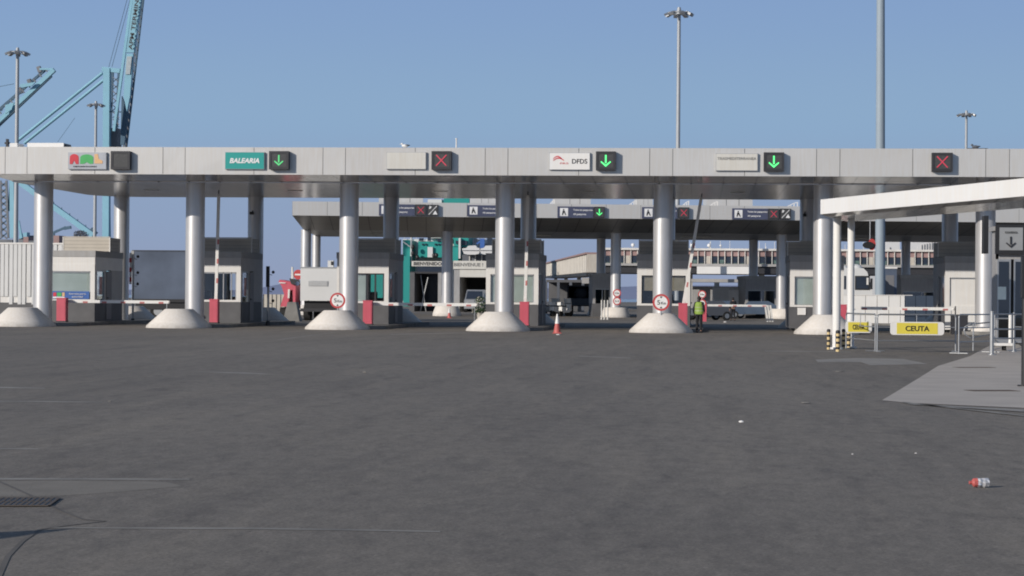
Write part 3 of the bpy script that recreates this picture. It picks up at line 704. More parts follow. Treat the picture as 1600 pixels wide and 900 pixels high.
# dark passport booths below it
def small_booth(u, v, wd, dp, h, label, rz=A2):
    p = o2+U2*u+V2*v
    t = thing('passport_booth', label, 'booth', p, rz, 'grey control booths under the inner canopy')
    b = MB(); b.box(-wd/2, wd/2, 0, dp, 0, 1.1, MT['charcoal']); b.box(-wd/2, wd/2, 0, dp, 2.3, h, MT['bgrey']); b.box(-wd/2, -wd/2+.2, 0, dp, 1.1, 2.3, MT['bgrey']); b.box(wd/2-.2, wd/2, 0, dp, 1.1, 2.3, MT['bgrey']); b.box(-wd/2+.2, wd/2-.2, dp*.6, dp, 1.1, 2.3, MT['charcoal']); b.build('wall', t)
    b = MB(); b.box(-wd/2-.08, wd/2+.08, -.08, dp+.08, h, h+.28, MT['coping']); b.build('roof', t)
    b = MB(); b.box(-wd/2+.2, wd/2-.2, .04, .06, 1.1, 2.3, MT['dglass']); wi = b.build('window', t)
    b = MB(); b.box(-.03, .03, 0, .1, 1.1, 2.3, MT['galv']); b.box(-wd/2+.2, wd/2-.2, 0, .1, 2.24, 2.3, MT['galv']); b.build('frame', wi)
    return t
MT['bgrey'] = mat('weathered_booth_grey', (.34, .34, .345), .7, 0, .08, 1, streak=.12)
small_booth(at2(941, 450, 3)[0], 3, 1.5, 4.5, 3.3, 'grey control booth between the dark lorry and the pillar with two round signs')
small_booth(at2(1190, 450, 3)[0], 3, 2.6, 4.5, 3.2, 'grey control booth left of the sixth main column')
small_booth(at2(1440, 450, 3)[0], 3, 3.4, 4.5, 3.4, 'dark control booth behind the white panel wall at the right')
# signs on the inner canopy
def navy(x0, x1, y0, y1, label):
    a_, zb_ = at2(x0, y1, v0-.12); c_, zt_ = at2(x1, y0, v0-.12)
    t = thing('lane_sign', label, 'sign', o2+U2*((a_+c_)/2)+V2*v0, A2, 'navy lane signs on the inner canopy'); h = (c_-a_)/2
    t.location.z = zb_; H = zt_-zb_
    b = MB(); b.box(-h, h, -.12, -.02, 0, H, MT['navy']); b.build('panel', t)
    q = H*.36; cx = -h+H*.58
    b = MB(); b.box(cx-q, cx+q, -.135, -.121, H/2-q, H/2+q, MT['inkw']); 
    ic = b.build('pictogram_panel', t)
    b = MB(); b.disc((cx-.03, -.143, H/2+q*.6), q*.18, .006, MT['ink'], 12)
    b.plate([(cx-.16, H/2-q*.75), (cx-.08, H/2-q*.75), (cx, H/2-q*.1), (cx+.1, H/2-q*.75), (cx+.18, H/2-q*.75), (cx+.04, H/2+q*.38), (cx-.1, H/2+q*.38)], -.143, .006, MT['ink']); b.build('pictogram', ic)
    tw = (2*h-H*1.35)
    if tw > .8:
        text('Todos los pasaportes', tw*.94, H*.2, MT['inkw'], t, (h-tw*.5, -.122, H*.68), world=False, bold=.02)
        text('All passports', tw*.62, H*.2, MT['inkw'], t, (h-tw*.66, -.122, H*.30), world=False, bold=.02)
    return t
navy(592, 648, 319.5, 336.5, 'navy passport lane sign, leftmost on the inner canopy')
navy(730, 786, 321, 337.5, 'navy passport lane sign left of the fourth main column')
navy(871, 927, 323, 340, 'navy passport lane sign beside the lit green arrow')
navy(1003, 1058, 324, 341, 'navy passport lane sign half hidden behind the fifth main column')
navy(1144, 1200, 326, 342.5, 'navy passport lane sign, rightmost on the inner canopy')
def sig2(x0, x1, y0, y1, kind, label):
    a_, zb_ = at2(x0, y1, v0-.3); c_, zt_ = at2(x1, y0, v0-.3)
    t = thing('lane_signal', label, 'lane signal', o2+U2*((a_+c_)/2)+V2*v0, A2, 'lane signals on the inner canopy'); t.location.z = zb_
    h = (c_-a_)/2; H = zt_-zb_
    b = MB(); b.box(-h, h, -.3, -.01, 0, H, MT['dark']); b.build('housing', t)
    b = MB(); b.box(-h+.07, h-.07, -.31, -.301, .07, H-.07, MT['screen']); b.build('screen', t)
    b = MB()
    if kind == 'g': arrow(b, 0, H/2, 2*h*1.05, -.335, MT['led_g'])
    elif kind == 'r': cross(b, 0, H/2, 2*h*1.05, -.335, MT['led_r'])
    else:
        b.plate([(-h*.8, H*.1), (-h*.65, H*.1), (h*.8, H*.9), (h*.65, H*.9)], -.33, .015, MT['inkw'])
        b.plate([(h*.0, H*.12), (h*.85, H*.12), (h*.45, H*.48)], -.33, .015, MT['inkw']); b.plate([(-h*.7, H*.62), (-h*.45, H*.62), (-h*.2, H*.8), (-h*.55, H*.9)], -.33, .015, MT['inkw'])
    b.build({'g': 'arrow', 'r': 'cross', 'n': 'pictogram'}[kind], t)
sig2(649, 666, 319.5, 337, 'r', 'red cross lane signal left on the inner canopy')
sig2(667.5, 685, 320, 337, 'n', 'navy lane signal with crossed out symbol left on the inner canopy')
sig2(928, 945, 323, 340, 'g', 'green arrow lane signal on the inner canopy')
sig2(1060, 1077, 324, 341, 'r', 'red cross lane signal right of the fifth main column on the inner canopy')
sig2(1200.5, 1217.5, 326, 342.5, 'r', 'red cross lane signal beside the rightmost navy lane sign')
sig2(1219, 1236, 326, 342.5, 'n', 'navy lane signal with crossed out symbol, rightmost on the inner canopy')
# units standing on the inner canopy roof
for x0, x1, yt, l in ((592, 661, 306, 'grey ventilation housing left on the inner canopy roof'), (735, 775, 306, 'grey ventilation housing behind the fourth main column'), (866, 923, 306, 'grey ventilation housing above the green arrow'), (995, 1020, 306, 'narrow grey ventilation housing beside the fifth main column'), (1104, 1176, 306, 'wide grey ventilation housing on the inner canopy roof')):
    u0, zz = at2(x0, yt, 5); u1, _ = at2(x1, yt, 5); hh_ = zz-zt2
    t = thing('ventilation_housing', l, 'roof unit', o2+U2*((u0+u1)/2)+V2*5, A2, 'grey housings on the inner canopy roof'); t.location.z = zt2-.02
    h = (u1-u0)/2; b = MB(); b.box(-h, h, 0, 2.2, 0, hh_, MT['fasciad'] if 'fasciad' in MT else MT['fascia'])
    b.build('casing', t)
    b = MB(); b.box(-h*.15, -h*.13, -.01, .0, 0, hh_, MT['gap']); b.box(h*.4, h*.42, -.01, 0, 0, hh_, MT['gap']); b.build('seam', t)
for x0, x1, l in ((853, 866, 'white stair handrail left on the inner canopy roof'), (973, 994, 'white stair handrail behind the fifth main column'), (1058, 1076, 'white railing above the red cross on the inner canopy'), (1098, 1121, 'white stair handrail behind the leaning boom'), (1216, 1246, 'white stair handrail, rightmost on the inner canopy roof')):
    u0, zz = at2(x0, 312, 3); u1, _ = at2(x1, 312, 3)
    t = thing('handrail', l, 'railing', o2+U2*((u0+u1)/2)+V2*3, A2, 'white handrails on the inner canopy roof'); t.location.z = zt2-.02
    h = (u1-u0)/2; b = MB()
    b.bar((-h, 0, .1), (h*.6, 0, .75), .06, .06, MT['white']); b.bar((h*.6, 0, .75), (h, 0, .85), .06, .06, MT['white']); b.build('rail', t)
    for q in (.3, .65, 1.0): b = MB(); b.box(h*q-.04, h*q+.04, -.04, .04, 0, .45+.4*q, MT['white']); b.build('post', t)

# small double signs by the inner lanes
def pair(px, pys, r, Y, labels):
    for py, l in zip(pys, labels): 
        c = W(px, py, Y); s = Y/FPX
        t = thing('restriction_sign', l, 'road sign', (c.x, Y, c.z-r*s))
        b = MB(); b.disc((c.x, Y, c.z), r*s, .03, MT['redsign']); b.disc((c.x, Y-.01, c.z), r*s*.72, .012, MT['whiteb']); b.build('disc', t, world=True)
        text('5 Km' if py == pys[0] else '3.5', r*s*1.0, r*s*.4, MT['ink'], t, (c.x, Y-.012, c.z), bold=.02)
pair(964, (458, 470.5), 6.3, 158.5, ('upper round red rimmed sign on the inner pillar right of the dark lorry', 'lower round red rimmed sign on the inner pillar right of the dark lorry'))
pair(1097, (460, 474), 6.3, 140, ('upper round red rimmed sign behind the person in the yellow vest', 'lower round red rimmed sign behind the person in the yellow vest'))
c = W(1097, 462, 140.1); b = MB(); b.tube((c.x, 140.08, 0), (c.x, 140.08, c.z+.3), .05, MT['galv']); tag(b.build('sign_post'), 'grey post carrying two round signs behind the vested person', 'post')

# ------------------------------------------------------------------ lamp masts
def mast(px, ytop, Y, w_px, headw, label, group='tall floodlight masts', top=None):
    c = W(px, ytop, Y); s = Y/FPX
    t = thing('floodlight_mast', label, 'light mast', (c.x, Y, 0), group=group)
    b = MB(); b.tube((c.x, Y, 0), (c.x, Y, c.z), w_px*s*.62, MT['mast'], w_px*s*.42, n=16); b.build('pole', t, world=True)
    if headw:
        R = headw*s/2; z = c.z
        b = MB()
        n = 20; pts = [(c.x+R*.8*math.cos(2*PI*k/n), Y+R*.8*math.sin(2*PI*k/n), z-.2) for k in range(n+1)]
        b.path(pts, .09, MT['mast'], 6); 
        for k in range(4): b.tube((c.x, Y, z+.1), (c.x+R*.8*math.cos(PI*k/2+.4), Y+R*.8*math.sin(PI*k/2+.4), z-.2), .07, MT['mast'], n=6)
        b.tube((c.x, Y, z-.4), (c.x, Y, z+.5), .35, MT['mast'], .2)
        b.build('head_ring', t, world=True)
        for k in range(8):
            a_ = 2*PI*k/8+.25; x, y = c.x+R*.85*math.cos(a_), Y+R*.85*math.sin(a_)
            b = MB(); b.bar((x-.35*math.cos(a_), y-.35*math.sin(a_), z-.15), (x+.3*math.cos(a_), y+.3*math.sin(a_), z-.45), .55, .28, MT['floodl'] if 'floodl' in MT else MT['galv']); b.build('floodlight', t, world=True)
    return t
mast(1061, 18, 250, 6.5, 44, 'tall floodlight mast rising above the middle of the canopy')
mast(27.5, 80, 280, 6.5, 38, 'floodlight mast left of the crane, nearer and taller of the two')
mast(150, 162, 380, 5, 28, 'distant floodlight mast in front of the blue crane tower')
mast(1510, 177, 380, 4.5, 29, 'distant floodlight mast above the right end of the canopy')
t = thing('lamp_mast', 'thick grey-blue mast rising behind the canopy right of centre', 'light mast', (W(1375.5, 450, 135).x, 135, 0))
c = W(1375.5, 450, 135); b = MB(); b.tube((c.x, 135, 0), (c.x-.15, 135, 27), .33, MT['mastblue'], .24, n=24); b.build('pole', t, world=True)
b = MB(); b.tube((c.x-.15, 135, 26.8), (c.x-.15, 135, 27.5), .5, MT['mast'], .2); 
for k in range(6): b.bar((c.x-.15, 135, 27.2), (c.x-.15+1.3*math.cos(k*PI/3), 135+1.3*math.sin(k*PI/3), 27), .3, .25, MT['galv'])
b.build('head', t, world=True)

# ------------------------------------------------------------------ right hand shelter
def cs(xc, dep, z=0):     # camera side distance, depth -> ground position
    q = _R*xc + _F0*dep; return Vector((q.x, q.y, z))
A_ = (9.475, 64.0); m_ = -.277
def fr_(dep): return (A_[0]+m_*(dep-64), dep)
Bk = (10.95, 68.6)
def bk_(dep): return (Bk[0]+m_*(dep-Bk[1]), dep)
f0 = cs(*fr_(64)); f1 = cs(*fr_(44)); k0 = cs(*Bk); k1 = cs(*bk_(46.5))
t3 = thing('shelter_roof', 'white flat roofed pedestrian shelter on white posts at the right', 'shelter', (f0.x, f0.y, 0))
zb3, zt3, zs3 = 4.17, 4.62, 4.10
b = MB(); dirn = (f1-f0).normalized(); nr = Vector((dirn.y, -dirn.x, 0)); 
if nr.y > 0: nr = -nr
def quadbox(b, a, c, th, z0, z1, m, nrm):
    vs = [a, c, c-nrm*th, a-nrm*th]; vs = [Vector((v.x, v.y, z)) for z in (z0, z1) for v in vs]
    b.add(vs, [(0, 1, 2, 3), (7, 6, 5, 4), (0, 4, 5, 1), (1, 5, 6, 2), (2, 6, 7, 3), (3, 7, 4, 0)], m)
quadbox(b, f0, f1, .06, zb3, zt3, MT['whiteb'], nr)
quadbox(b, k0+nr*.06, k1+nr*.06, .06, zb3, zt3, MT['whiteb'], nr)
e = (k0-f0).normalized(); en = Vector((-e.y, e.x, 0))
if en.x > 0: en = -en
quadbox(b, f0, k0, .06, zb3, zt3, MT['whiteb'], en)
b.build('fascia', t3, world=True)
b = MB(); ins_ = .35
q0 = f0+(k0-f0)*.12; q0 = q0+dirn*.3; q1 = f1+(k1-f1)*.12; r0 = k0-(k0-f0)*.04+dirn*.3; r1 = k1-(k1-f1)*.04
def zz(v, z): return (v.x, v.y, z)
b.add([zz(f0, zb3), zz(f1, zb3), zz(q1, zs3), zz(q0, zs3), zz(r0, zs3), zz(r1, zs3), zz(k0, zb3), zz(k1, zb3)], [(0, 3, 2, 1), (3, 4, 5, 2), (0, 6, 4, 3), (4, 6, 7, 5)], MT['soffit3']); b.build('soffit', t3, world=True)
b = MB(); b.add([zz(f0, zt3-.01), zz(f1, zt3-.01), zz(k1, zt3-.01), zz(k0, zt3-.01)], [(0, 1, 2, 3)], MT['whiteb']); b.build('roof', t3, world=True)
for px, dep, r in ((1307, 64.8, .125), (1329, 66.2, .112)):
    q = D(px, 500, dep); b = MB(); b.tube((q.x, q.y, 0), (q.x, q.y, zs3+.03), r, MT['whiteb'], n=24); p_ = b.build('post', t3, world=True)
    b = MB(); b.tube((q.x, q.y, 0), (q.x, q.y, .06), r+.09, MT['white'], n=24); b.build('base_plate', p_, world=True)
for dep in (52, 47):
    q = cs((fr_(dep)[0]+bk_(dep)[0])/2+1.2, dep); b = MB(); b.tube((q.x, q.y, 0), (q.x, q.y, zs3+.03), .12, MT['whiteb'], n=24); b.build('post', t3, world=True)

# bollards
for px, yb, l, r in ((1294.5, 546, 'slim yellow and black bollard, leftmost at the shelter post', .05), (1309, 549.5, 'yellow and black bollard in front of the shelter post', .06), (1318, 545.5, 'yellow and black bollard between the two shelter posts', .05), (1326, 544.5, 'dark yellow and black bollard, rightmost at the shelter posts', .06)):
    q = G(px, yb); t = thing('bollard', l, 'bollard', (q.x, q.y, 0), group='yellow and black bollards round the shelter post')
    b = MB(); b.tube((0, 0, 0), (0, 0, .56), r, MT['bolyellow'], n=16); b.build('post', t)
    b = MB(); b.tube((0, 0, .54), (0, 0, .60), r+.008, MT['black'], n=16); b.sphere((0, 0, .60), r+.008, MT['black'], sz=.6); b.build('cap', t)
    for k in range(3): b = MB(); b.tube((0, 0, .07+k*.16), (0, 0, .14+k*.16), r+.004, MT['black'], n=16); b.build('band', t)

# crowd barriers
def crowd(pa, pb, h, label, rails=2):
    a_, b_ = Vector((pa.x, pa.y, 0)), Vector((pb.x, pb.y, 0)); d = (b_-a_); Ln = d.length; rz = math.atan2(d.y, d.x)
    t = thing('crowd_barrier', label, 'crowd barrier', a_, rz, 'galvanised pedestrian barriers')
    b = MB(); r = .022; R = .09
    pts = [(0, 0, .0), (0, 0, h-R)]+[(R-R*math.cos(x), 0, h-R+R*math.sin(x)) for x in (PI/8, PI/4, 3*PI/8, PI/2)]+[(Ln-R+R*math.sin(x), 0, h-R+R*math.cos(x)) for x in (0, PI/8, PI/4, 3*PI/8, PI/2)]+[(Ln, 0, 0)]
    b.path(pts, r, MT['galv'], 10); b.build('frame', t)
    b = MB(); b.tube((0, 0, h*.30), (Ln, 0, h*.30), .018, MT['galv'], n=8); b.build('rail', t)
    if rails > 1: b = MB(); b.tube((0, 0, h*.66), (Ln, 0, h*.66), .018, MT['galv'], n=8); b.build('rail', t)
    if rails > 1: b = MB(); b.tube((Ln/2, 0, h*.66), (Ln/2, 0, h), .012, MT['galv'], n=8); b.build('bar', t)
    for x in (.0, Ln):
        b = MB(); b.tube((x, -.28, .02), (x, .28, .02), .02, MT['galv'], n=8); b.build('foot', t)
    return t, a_, d.normalized()
tb, ba, bd = crowd(G(1370.5, 550), G(1493, 550.5), 1.12, 'crowd barrier carrying the larger CEUTA sign')
crowd(G(1322, 545), G(1367.5, 549.5), 1.12, 'crowd barrier carrying the smaller CEUTA sign')
crowd(G(1498, 553), G(1548, 551), 1.14, 'crowd barrier right of the larger CEUTA sign', 2)
crowd(G(1585, 549), G(1640, 551), 1.14, 'crowd barrier at the right edge in front of the kiosk')
t = thing('gate_post', 'thick steel post right of the larger CEUTA sign', 'post', G(1549.5, 555))
b = MB(); b.tube((0, 0, 0), (0, 0, 1.22), .06, MT['galv'], n=16); b.tube((0, 0, 0), (0, 0, .03), .12, MT['galv']); b.tube((0, 0, 1.22), (0, 0, 1.25), .07, MT['galv']); b.build('post', t)
t = thing('gate_post', 'thin steel post beside the low white trolley', 'post', G(1584, 550)); b = MB(); b.tube((0, 0, 0), (0, 0, 1.2), .035, MT['galv'], n=12); b.tube((0, 0, 0), (0, 0, .03), .09, MT['galv']); b.build('post', t)
pa_, pb2 = G(1551, 553), G(1640, 552)
t = thing('guard_rail', 'three rail steel guard rail running right from the thick steel post', 'railing', (pa_.x, pa_.y, 0)); dv_ = Vector((pb2.x-pa_.x, pb2.y-pa_.y, 0))
for z in (.45, .72, 1.16): b = MB(); b.tube((0, 0, z), (dv_.x, dv_.y, z), .024, MT['galv']); b.build('rail', t)
b = MB(); b.tube((dv_.x, dv_.y, 0), (dv_.x, dv_.y, 1.18), .035, MT['galv']); b.build('post', t)
pa_, pb2 = G(1500, 548), G(1548, 541)
t = thing('guard_rail', 'curved steel guard rail behind the barrier beside the last big column', 'railing', (pa_.x, pa_.y, 0)); dv_ = Vector((pb2.x-pa_.x, pb2.y-pa_.y, 0))
for z in (.40, .82): b = MB(); b.tube((.3, 0, z), (dv_.x, dv_.y, z), .022, MT['galv']); b.build('rail', t)
b = MB(); b.path([(.3, 0, .40), (.15, 0, .5), (.12, 0, .62), (.15, 0, .74), (.3, 0, .82)], .022, MT['galv']); b.build('end_bend', t)
b = MB(); b.tube((dv_.x, dv_.y, 0), (dv_.x, dv_.y, .95), .03, MT['galv']); b.build('post', t); b = MB(); b.tube((.4, .01, 0), (.4, .01, .84), .022, MT['galv']); b.build('post', t)
def ceuta(x0, y0, x1, y1, dep, yx0, yx1, label, tw):
    q = D((x0+x1)/2, (y0+y1)/2, dep); s = dep/FPX; w_ = (x1-x0)*s; h_ = (y1-y0)*s
    t = thing('lane_name_sign', label, 'sign', q, YAW)
    n = 6; R = .09; pts = []
    for cx_, cz_, a0 in ((w_/2-R, h_/2-R, 0), (-w_/2+R, h_/2-R, PI/2), (-w_/2+R, -h_/2+R, PI), (w_/2-R, -h_/2+R, 1.5*PI)):
        pts += [(cx_+R*math.cos(a0+PI/2*k/n), cz_+R*math.sin(a0+PI/2*k/n)) for k in range(n+1)]
    b = MB(); b.plate(pts, -.02, .03, MT['whiteb']); b.build('panel', t)
    xa = (yx0-(x0+x1)/2)*s; xb = (yx1-(x0+x1)/2)*s
    b = MB(); b.box(xa, xb, -.026, -.021, -h_/2+.03, h_/2-.03, MT['yellow']); b.build('yellow_field', t)
    text('CEUTA', tw*s, .155, MT['ink'], t, ((xa+xb)/2, -.027, 0), world=False, bold=.015)
ceuta(1391, 503, 1475, 523.5, 61.6, 1401, 1465, 'larger white and yellow CEUTA sign on a crowd barrier', 37)
ceuta(1321, 502, 1362, 520, 64.0, 1325, 1357, 'smaller white and yellow CEUTA sign on a crowd barrier beside the bollards', 18)

q = W(1500, 500, 97); t = thing('barrier_receiver', 'black metal box at the end of the lowered boom right of the larger CEUTA sign', 'cabinet', (q.x, 97, .0))
b = MB(); b.box(-.36, .36, 0, .6, 0, .86, MT['dark']); b.build('body', t); b = MB(); b.box(-.38, .38, -.02, .62, .86, .92, MT['charcoal']); b.tube((-.2, .1, .92), (-.2, .1, 1.3), .03, MT['dark']); b.build('lid', t)
MT['signpale'] = mat('pale_grey_sign', (.27, .28, .29), .5)
# kiosk at the right edge
ky = 71.0
X_0, X_1, Z0, Z1 = pxr(1557, 330, 1660, 541, ky)
t = thing('ticket_kiosk', 'dark glazed ticket kiosk under the shelter at the right edge', 'kiosk', (X_0, ky, 0))
b = MB(); b.box(X_0, X_1, ky+.1, ky+1, 0, .15, MT['kerb']); b.box(X_0, X_0+.08, ky, ky+1, .15, 3.9, MT['bgrey']); b.box(X_1-.08, X_1, ky, ky+1, .15, 3.9, MT['bgrey']); b.box(X_0+.08, X_1-.08, ky+.9, ky+1, .15, 3.9, MT['charcoal']); b.box(X_0, X_1, ky, ky+.1, 2.95, 3.9, MT['bgrey']); b.build('wall', t, world=True)
b = MB(); b.box(X_0-.1, X_1+.1, ky-.1, ky+1.1, 3.9, 4.05, MT['bgrey']); b.build('roof', t, world=True)
for x0, x1 in ((1558, 1579), (1584, 1618)):
    a, c, z0, z1 = pxr(x0, 398, x1, 538, ky)
    b = MB(); b.box(a, a+.05, ky-.01, ky+.08, .15, 2.95, MT['galv']); b.box(c-.05, c, ky-.01, ky+.08, .15, 2.95, MT['galv']); b.box(a+.05, c-.05, ky-.01, ky+.08, .15, .3, MT['galv']); b.box(a+.05, c-.05, ky-.01, ky+.08, 2.87, 2.95, MT['galv']); dr = b.build('door', t, world=True)
    b = MB(); b.box(a+.05, c-.05, ky+.03, ky+.04, .3, 2.87, MT['dglass']); b.build('pane', dr, world=True)
t = thing('notice_sheet', 'pale paper notice stuck on the kiosk glass', 'notice', W(1565.5, 458, ky-.02)); b = MB(); pxbox(b, 1559, 448, 1572, 468, ky-.012, .006, MT['blind']); b.build('sheet', t, world=True)
t = thing('arrow_sign', 'dark framed white sign with a black down arrow over the kiosk door', 'sign', W(1580, 395, ky-.2))
b = MB(); pxbox(b, 1556, 351, 1604, 397, ky-.2, .15, MT['black']); b.build('frame', t, world=True)
b = MB(); pxbox(b, 1562, 355.5, 1598, 391, ky-.215, .014, MT['signpale']); b.build('panel', t, world=True)
c = W(1579.5, 378, ky-.25); b = MB(); arrow(b, c.x, c.z, .62, c.y, MT['ink']); b.build('arrow', t, world=True)
c = W(1580, 363, ky-.235); text('CONTROL', .42, .07, MT['inkgrey'], t, c)
t = thing('edge_on_panel', 'narrow black sign box seen edge on against the rightmost big column', 'sign', W(1541, 397, 75))
b = MB(); X_0, X_1, Z0, Z1 = pxr(1537.5, 337, 1544.5, 396, 75); b.box(X_0, X_1, 75, 75.6, Z0, Z1, MT['black']); b.build('casing', t, world=True)
b = MB(); b.box((X_0+X_1)/2-.02, (X_0+X_1)/2+.02, 75.5, 75.55, Z1, 4.2, MT['galv']); b.build('hanger', t, world=True)
# low white trolley with caster
q = G(1569, 548); t = thing('platform_trolley', 'low white trolley with dark caster beside the steel gate post', 'trolley', (q.x, q.y, 0))
b = MB(); b.box(-.3, .25, -.3, .3, .16, .24, MT['whiteb']); b.build('deck', t)
b = MB(); b.tube((.22, .25, .24), (.22, .25, 1.15), .055, MT['whiteb']); b.tube((-.26, .25, .24), (-.26, .25, 1.15), .02, MT['galv']); b.tube((-.26, .25, 1.0), (.22, .25, 1.0), .02, MT['galv']); b.build('handle', t)
for x in (-.02, .0):
    pass
b = MB(); b.tube((-.04, -.1, .08), (.04, -.1, .08), .08, MT['tyre'], n=16); b.build('wheel', t)
b = MB(); b.tube((-.04, .2, .08), (.04, .2, .08), .08, MT['tyre'], n=16); b.build('wheel', t)
# black post at the frame's right edge
q = G(1600, 604); t = thing('black_post', 'black post with dark box cut by the right edge of the picture', 'post', (q.x, q.y, 0))
b = MB(); b.tube((0, 0, 0), (0, 0, 1.75), .05, MT['black'], n=16); b.tube((0, 0, 0), (0, 0, .03), .12, MT['black']); b.build('post', t)
b = MB(); b.box(-.06, .3, -.1, .1, 1.6, 2.35, MT['black']); b.build('box', t)
b = MB(); b.box(0, .25, -.115, -.1, 1.7, 2.25, MT['screen']); b.build('screen', t)

# drain gratings
def grating(px0, px1, py, label, dpt=.3, slots=14, name='drain_grating', skew=0):
    a_, c_ = G(px0, py), G(px1, py); L_ = (c_-a_).length; rz = math.atan2((c_-a_).y, (c_-a_).x)
    t = thing(name, label, 'drain', a_, rz); t.location.z = .0065; t.scale = (1, 1, .35)
    b = MB(); b.box(0, L_, -dpt/2, dpt/2, .001, .006, MT['black']); b.build('pit', t)
    b = MB(); b.box(0, L_, -dpt/2-.03, -dpt/2, .0, .014, MT['grate']); b.box(0, L_, dpt/2, dpt/2+.03, .0, .014, MT['grate'])
    for k in range(slots+1): x = L_*k/slots; b.box(x-.012, x+.012, -dpt/2, dpt/2, .007, .014, MT['grate'])
    b.box(0, L_, -.012, .012, .008, .0145, MT['grate'])
    b.build('grille', t)
grating(1494, 1550, 574.5, 'narrow drain grating on the pale apron, farther one', .35, 16)
grating(1514, 1586, 611, 'drain grating on the pale apron, nearer one', .4, 16)
grating(-60, 84, 785.5, 'rusty drain grating set in asphalt at the left edge', .55, 16)

# litter
def crumpled(px, py, s, m, label, name='litter_scrap', flat=.4):
    q = G(px, py); random.seed(int(px)); b = MB(); vs = []; n = 10; rings = 5
    for k in range(rings):
        ph = PI*(k+.5)/rings
        for i in range(n): r = s*(.7+.5*random.random()); vs.append((r*math.sin(ph)*math.cos(2*PI*i/n), r*.7*math.sin(ph)*math.sin(2*PI*i/n), max(.002, s*flat+r*flat*math.cos(ph))))
    fs = [(k*n+i, k*n+(i+1) % n, (k+1)*n+(i+1) % n, (k+1)*n+i) for k in range(rings-1) for i in range(n)]+[tuple(range(n))[::-1], tuple(range((rings-1)*n, rings*n))]
    b.add(vs, fs, m); o = b.build(name); o.location = (q.x, q.y, .004); return tag(o, label, 'litter')
crumpled(1158, 661, .035, MT['whiteb'], 'small crumpled white paper ball on the open asphalt')
crumpled(1258, 630.5, .07, MT['line'], 'flat pale scrap on the asphalt right of the white paper ball', flat=.12)
crumpled(1310, 581, .14, MT['line'], 'flat pale scrap in front of the bollards', flat=.06)
crumpled(570, 583, .045, MT['line'], 'tiny pale scrap on the asphalt in front of the third column', flat=.3)
crumpled(872, 524, .10, MT['whiteb'], 'white scrap at the foot of the traffic cone', flat=.25)
crumpled(1332, 711, .012, MT['white'], 'tiny white fleck on the near asphalt')
crumpled(1431, 709.5, .012, MT['white'], 'tiny white fleck left of the bottle, farther away')
crumpled(172, 628, .03, MT['line'], 'tiny pale scrap at the left of the forecourt', flat=.2)
crumpled(1133, 504, .12, MT['white'], 'white scrap in the lane behind the vested person', flat=.3)
# crushed plastic bottle
q = G(1532, 762); t = thing('plastic_bottle', 'crushed clear plastic bottle with red label on the near asphalt', 'bottle', (q.x, q.y, 0), math.radians(12))
def crushed(b, prof, m, seed):
    random.seed(seed); n = 14; vs = []
    for x, r in prof:
        for i in range(n):
            rr = r*(.80+.3*random.random()); vs.append((x, rr*math.cos(2*PI*i/n), .042+rr*math.sin(2*PI*i/n)))
    b.add(vs, [(k*n+i, (k+1)*n+i, (k+1)*n+(i+1) % n, k*n+(i+1) % n) for k in range(len(prof)-1) for i in range(n)]+[tuple(range(n)), tuple(range((len(prof)-1)*n, len(prof)*n))[::-1]], m)
b = MB(); crushed(b, [(-.075, .018), (-.06, .034), (-.03, .036)], MT['conered'], 4); b.build('label', t)
b = MB(); crushed(b, [(-.03, .036), (-.012, .042), (.01, .034), (.03, .044), (.05, .038), (.066, .036), (.072, .02)], MT['shiny'], 5); b.build('body', t)
b = MB(); b.tube((-.095, 0, .042), (-.075, 0, .042), .014, MT['conered'], n=12); b.build('cap', t)

# traffic cones
def cone(q, h, label, rz=0):
    t = thing('traffic_cone', label, 'traffic cone', (q.x, q.y, 0), rz)
    b = MB(); b.box(-.17*h/.75, .17*h/.75, -.17*h/.75, .17*h/.75, 0, .035, MT['conered']); b.build('base', t)
    b = MB(); b.lathe([(.14*h/.75, .035), (.085*h/.75, h*.50)], MT['conered'], n=20); b.build('body', t)
    b = MB(); b.lathe([(.086*h/.75, h*.50), (.06*h/.75, h*.72)], MT['whiteb'], n=20); b.build('reflective_band', t)
    b = MB(); b.lathe([(.06*h/.75, h*.72), (.028*h/.75, h)], MT['whiteb'], n=20); b.build('tip', t)
    return t
cone(G(870.5, 521), .84, 'red and white traffic cone standing alone between the fourth and fifth columns')
cone(W(702, 492, 150), .75, 'small red traffic cone at the foot of the inner pillar')

tip = G(118, 826); hs_ = 1.6; sx_, sy_ = tip.x-.94*hs_/.49, tip.y-hs_/.49  # unseen diamond plate, its shape chosen for the wedge shadow it casts
t = thing('shadow_diamond', 'unseen white and yellow diamond plate added out of view to cast a wedge shadow', 'road sign', (sx_, sy_, 0))
b = MB(); b.tube((0, .03, 0), (0, .03, 1.3), .02, MT['galv']); b.build('post', t)
b = MB(); b.plate([(0, .3), (.65, .95), (0, 1.6), (-.65, .95)], 0, .02, MT['whiteb']); b.plate([(0, .5), (.45, .95), (0, 1.4), (-.45, .95)], -.006, .006, MT['yellow']); b.build('panel', t)

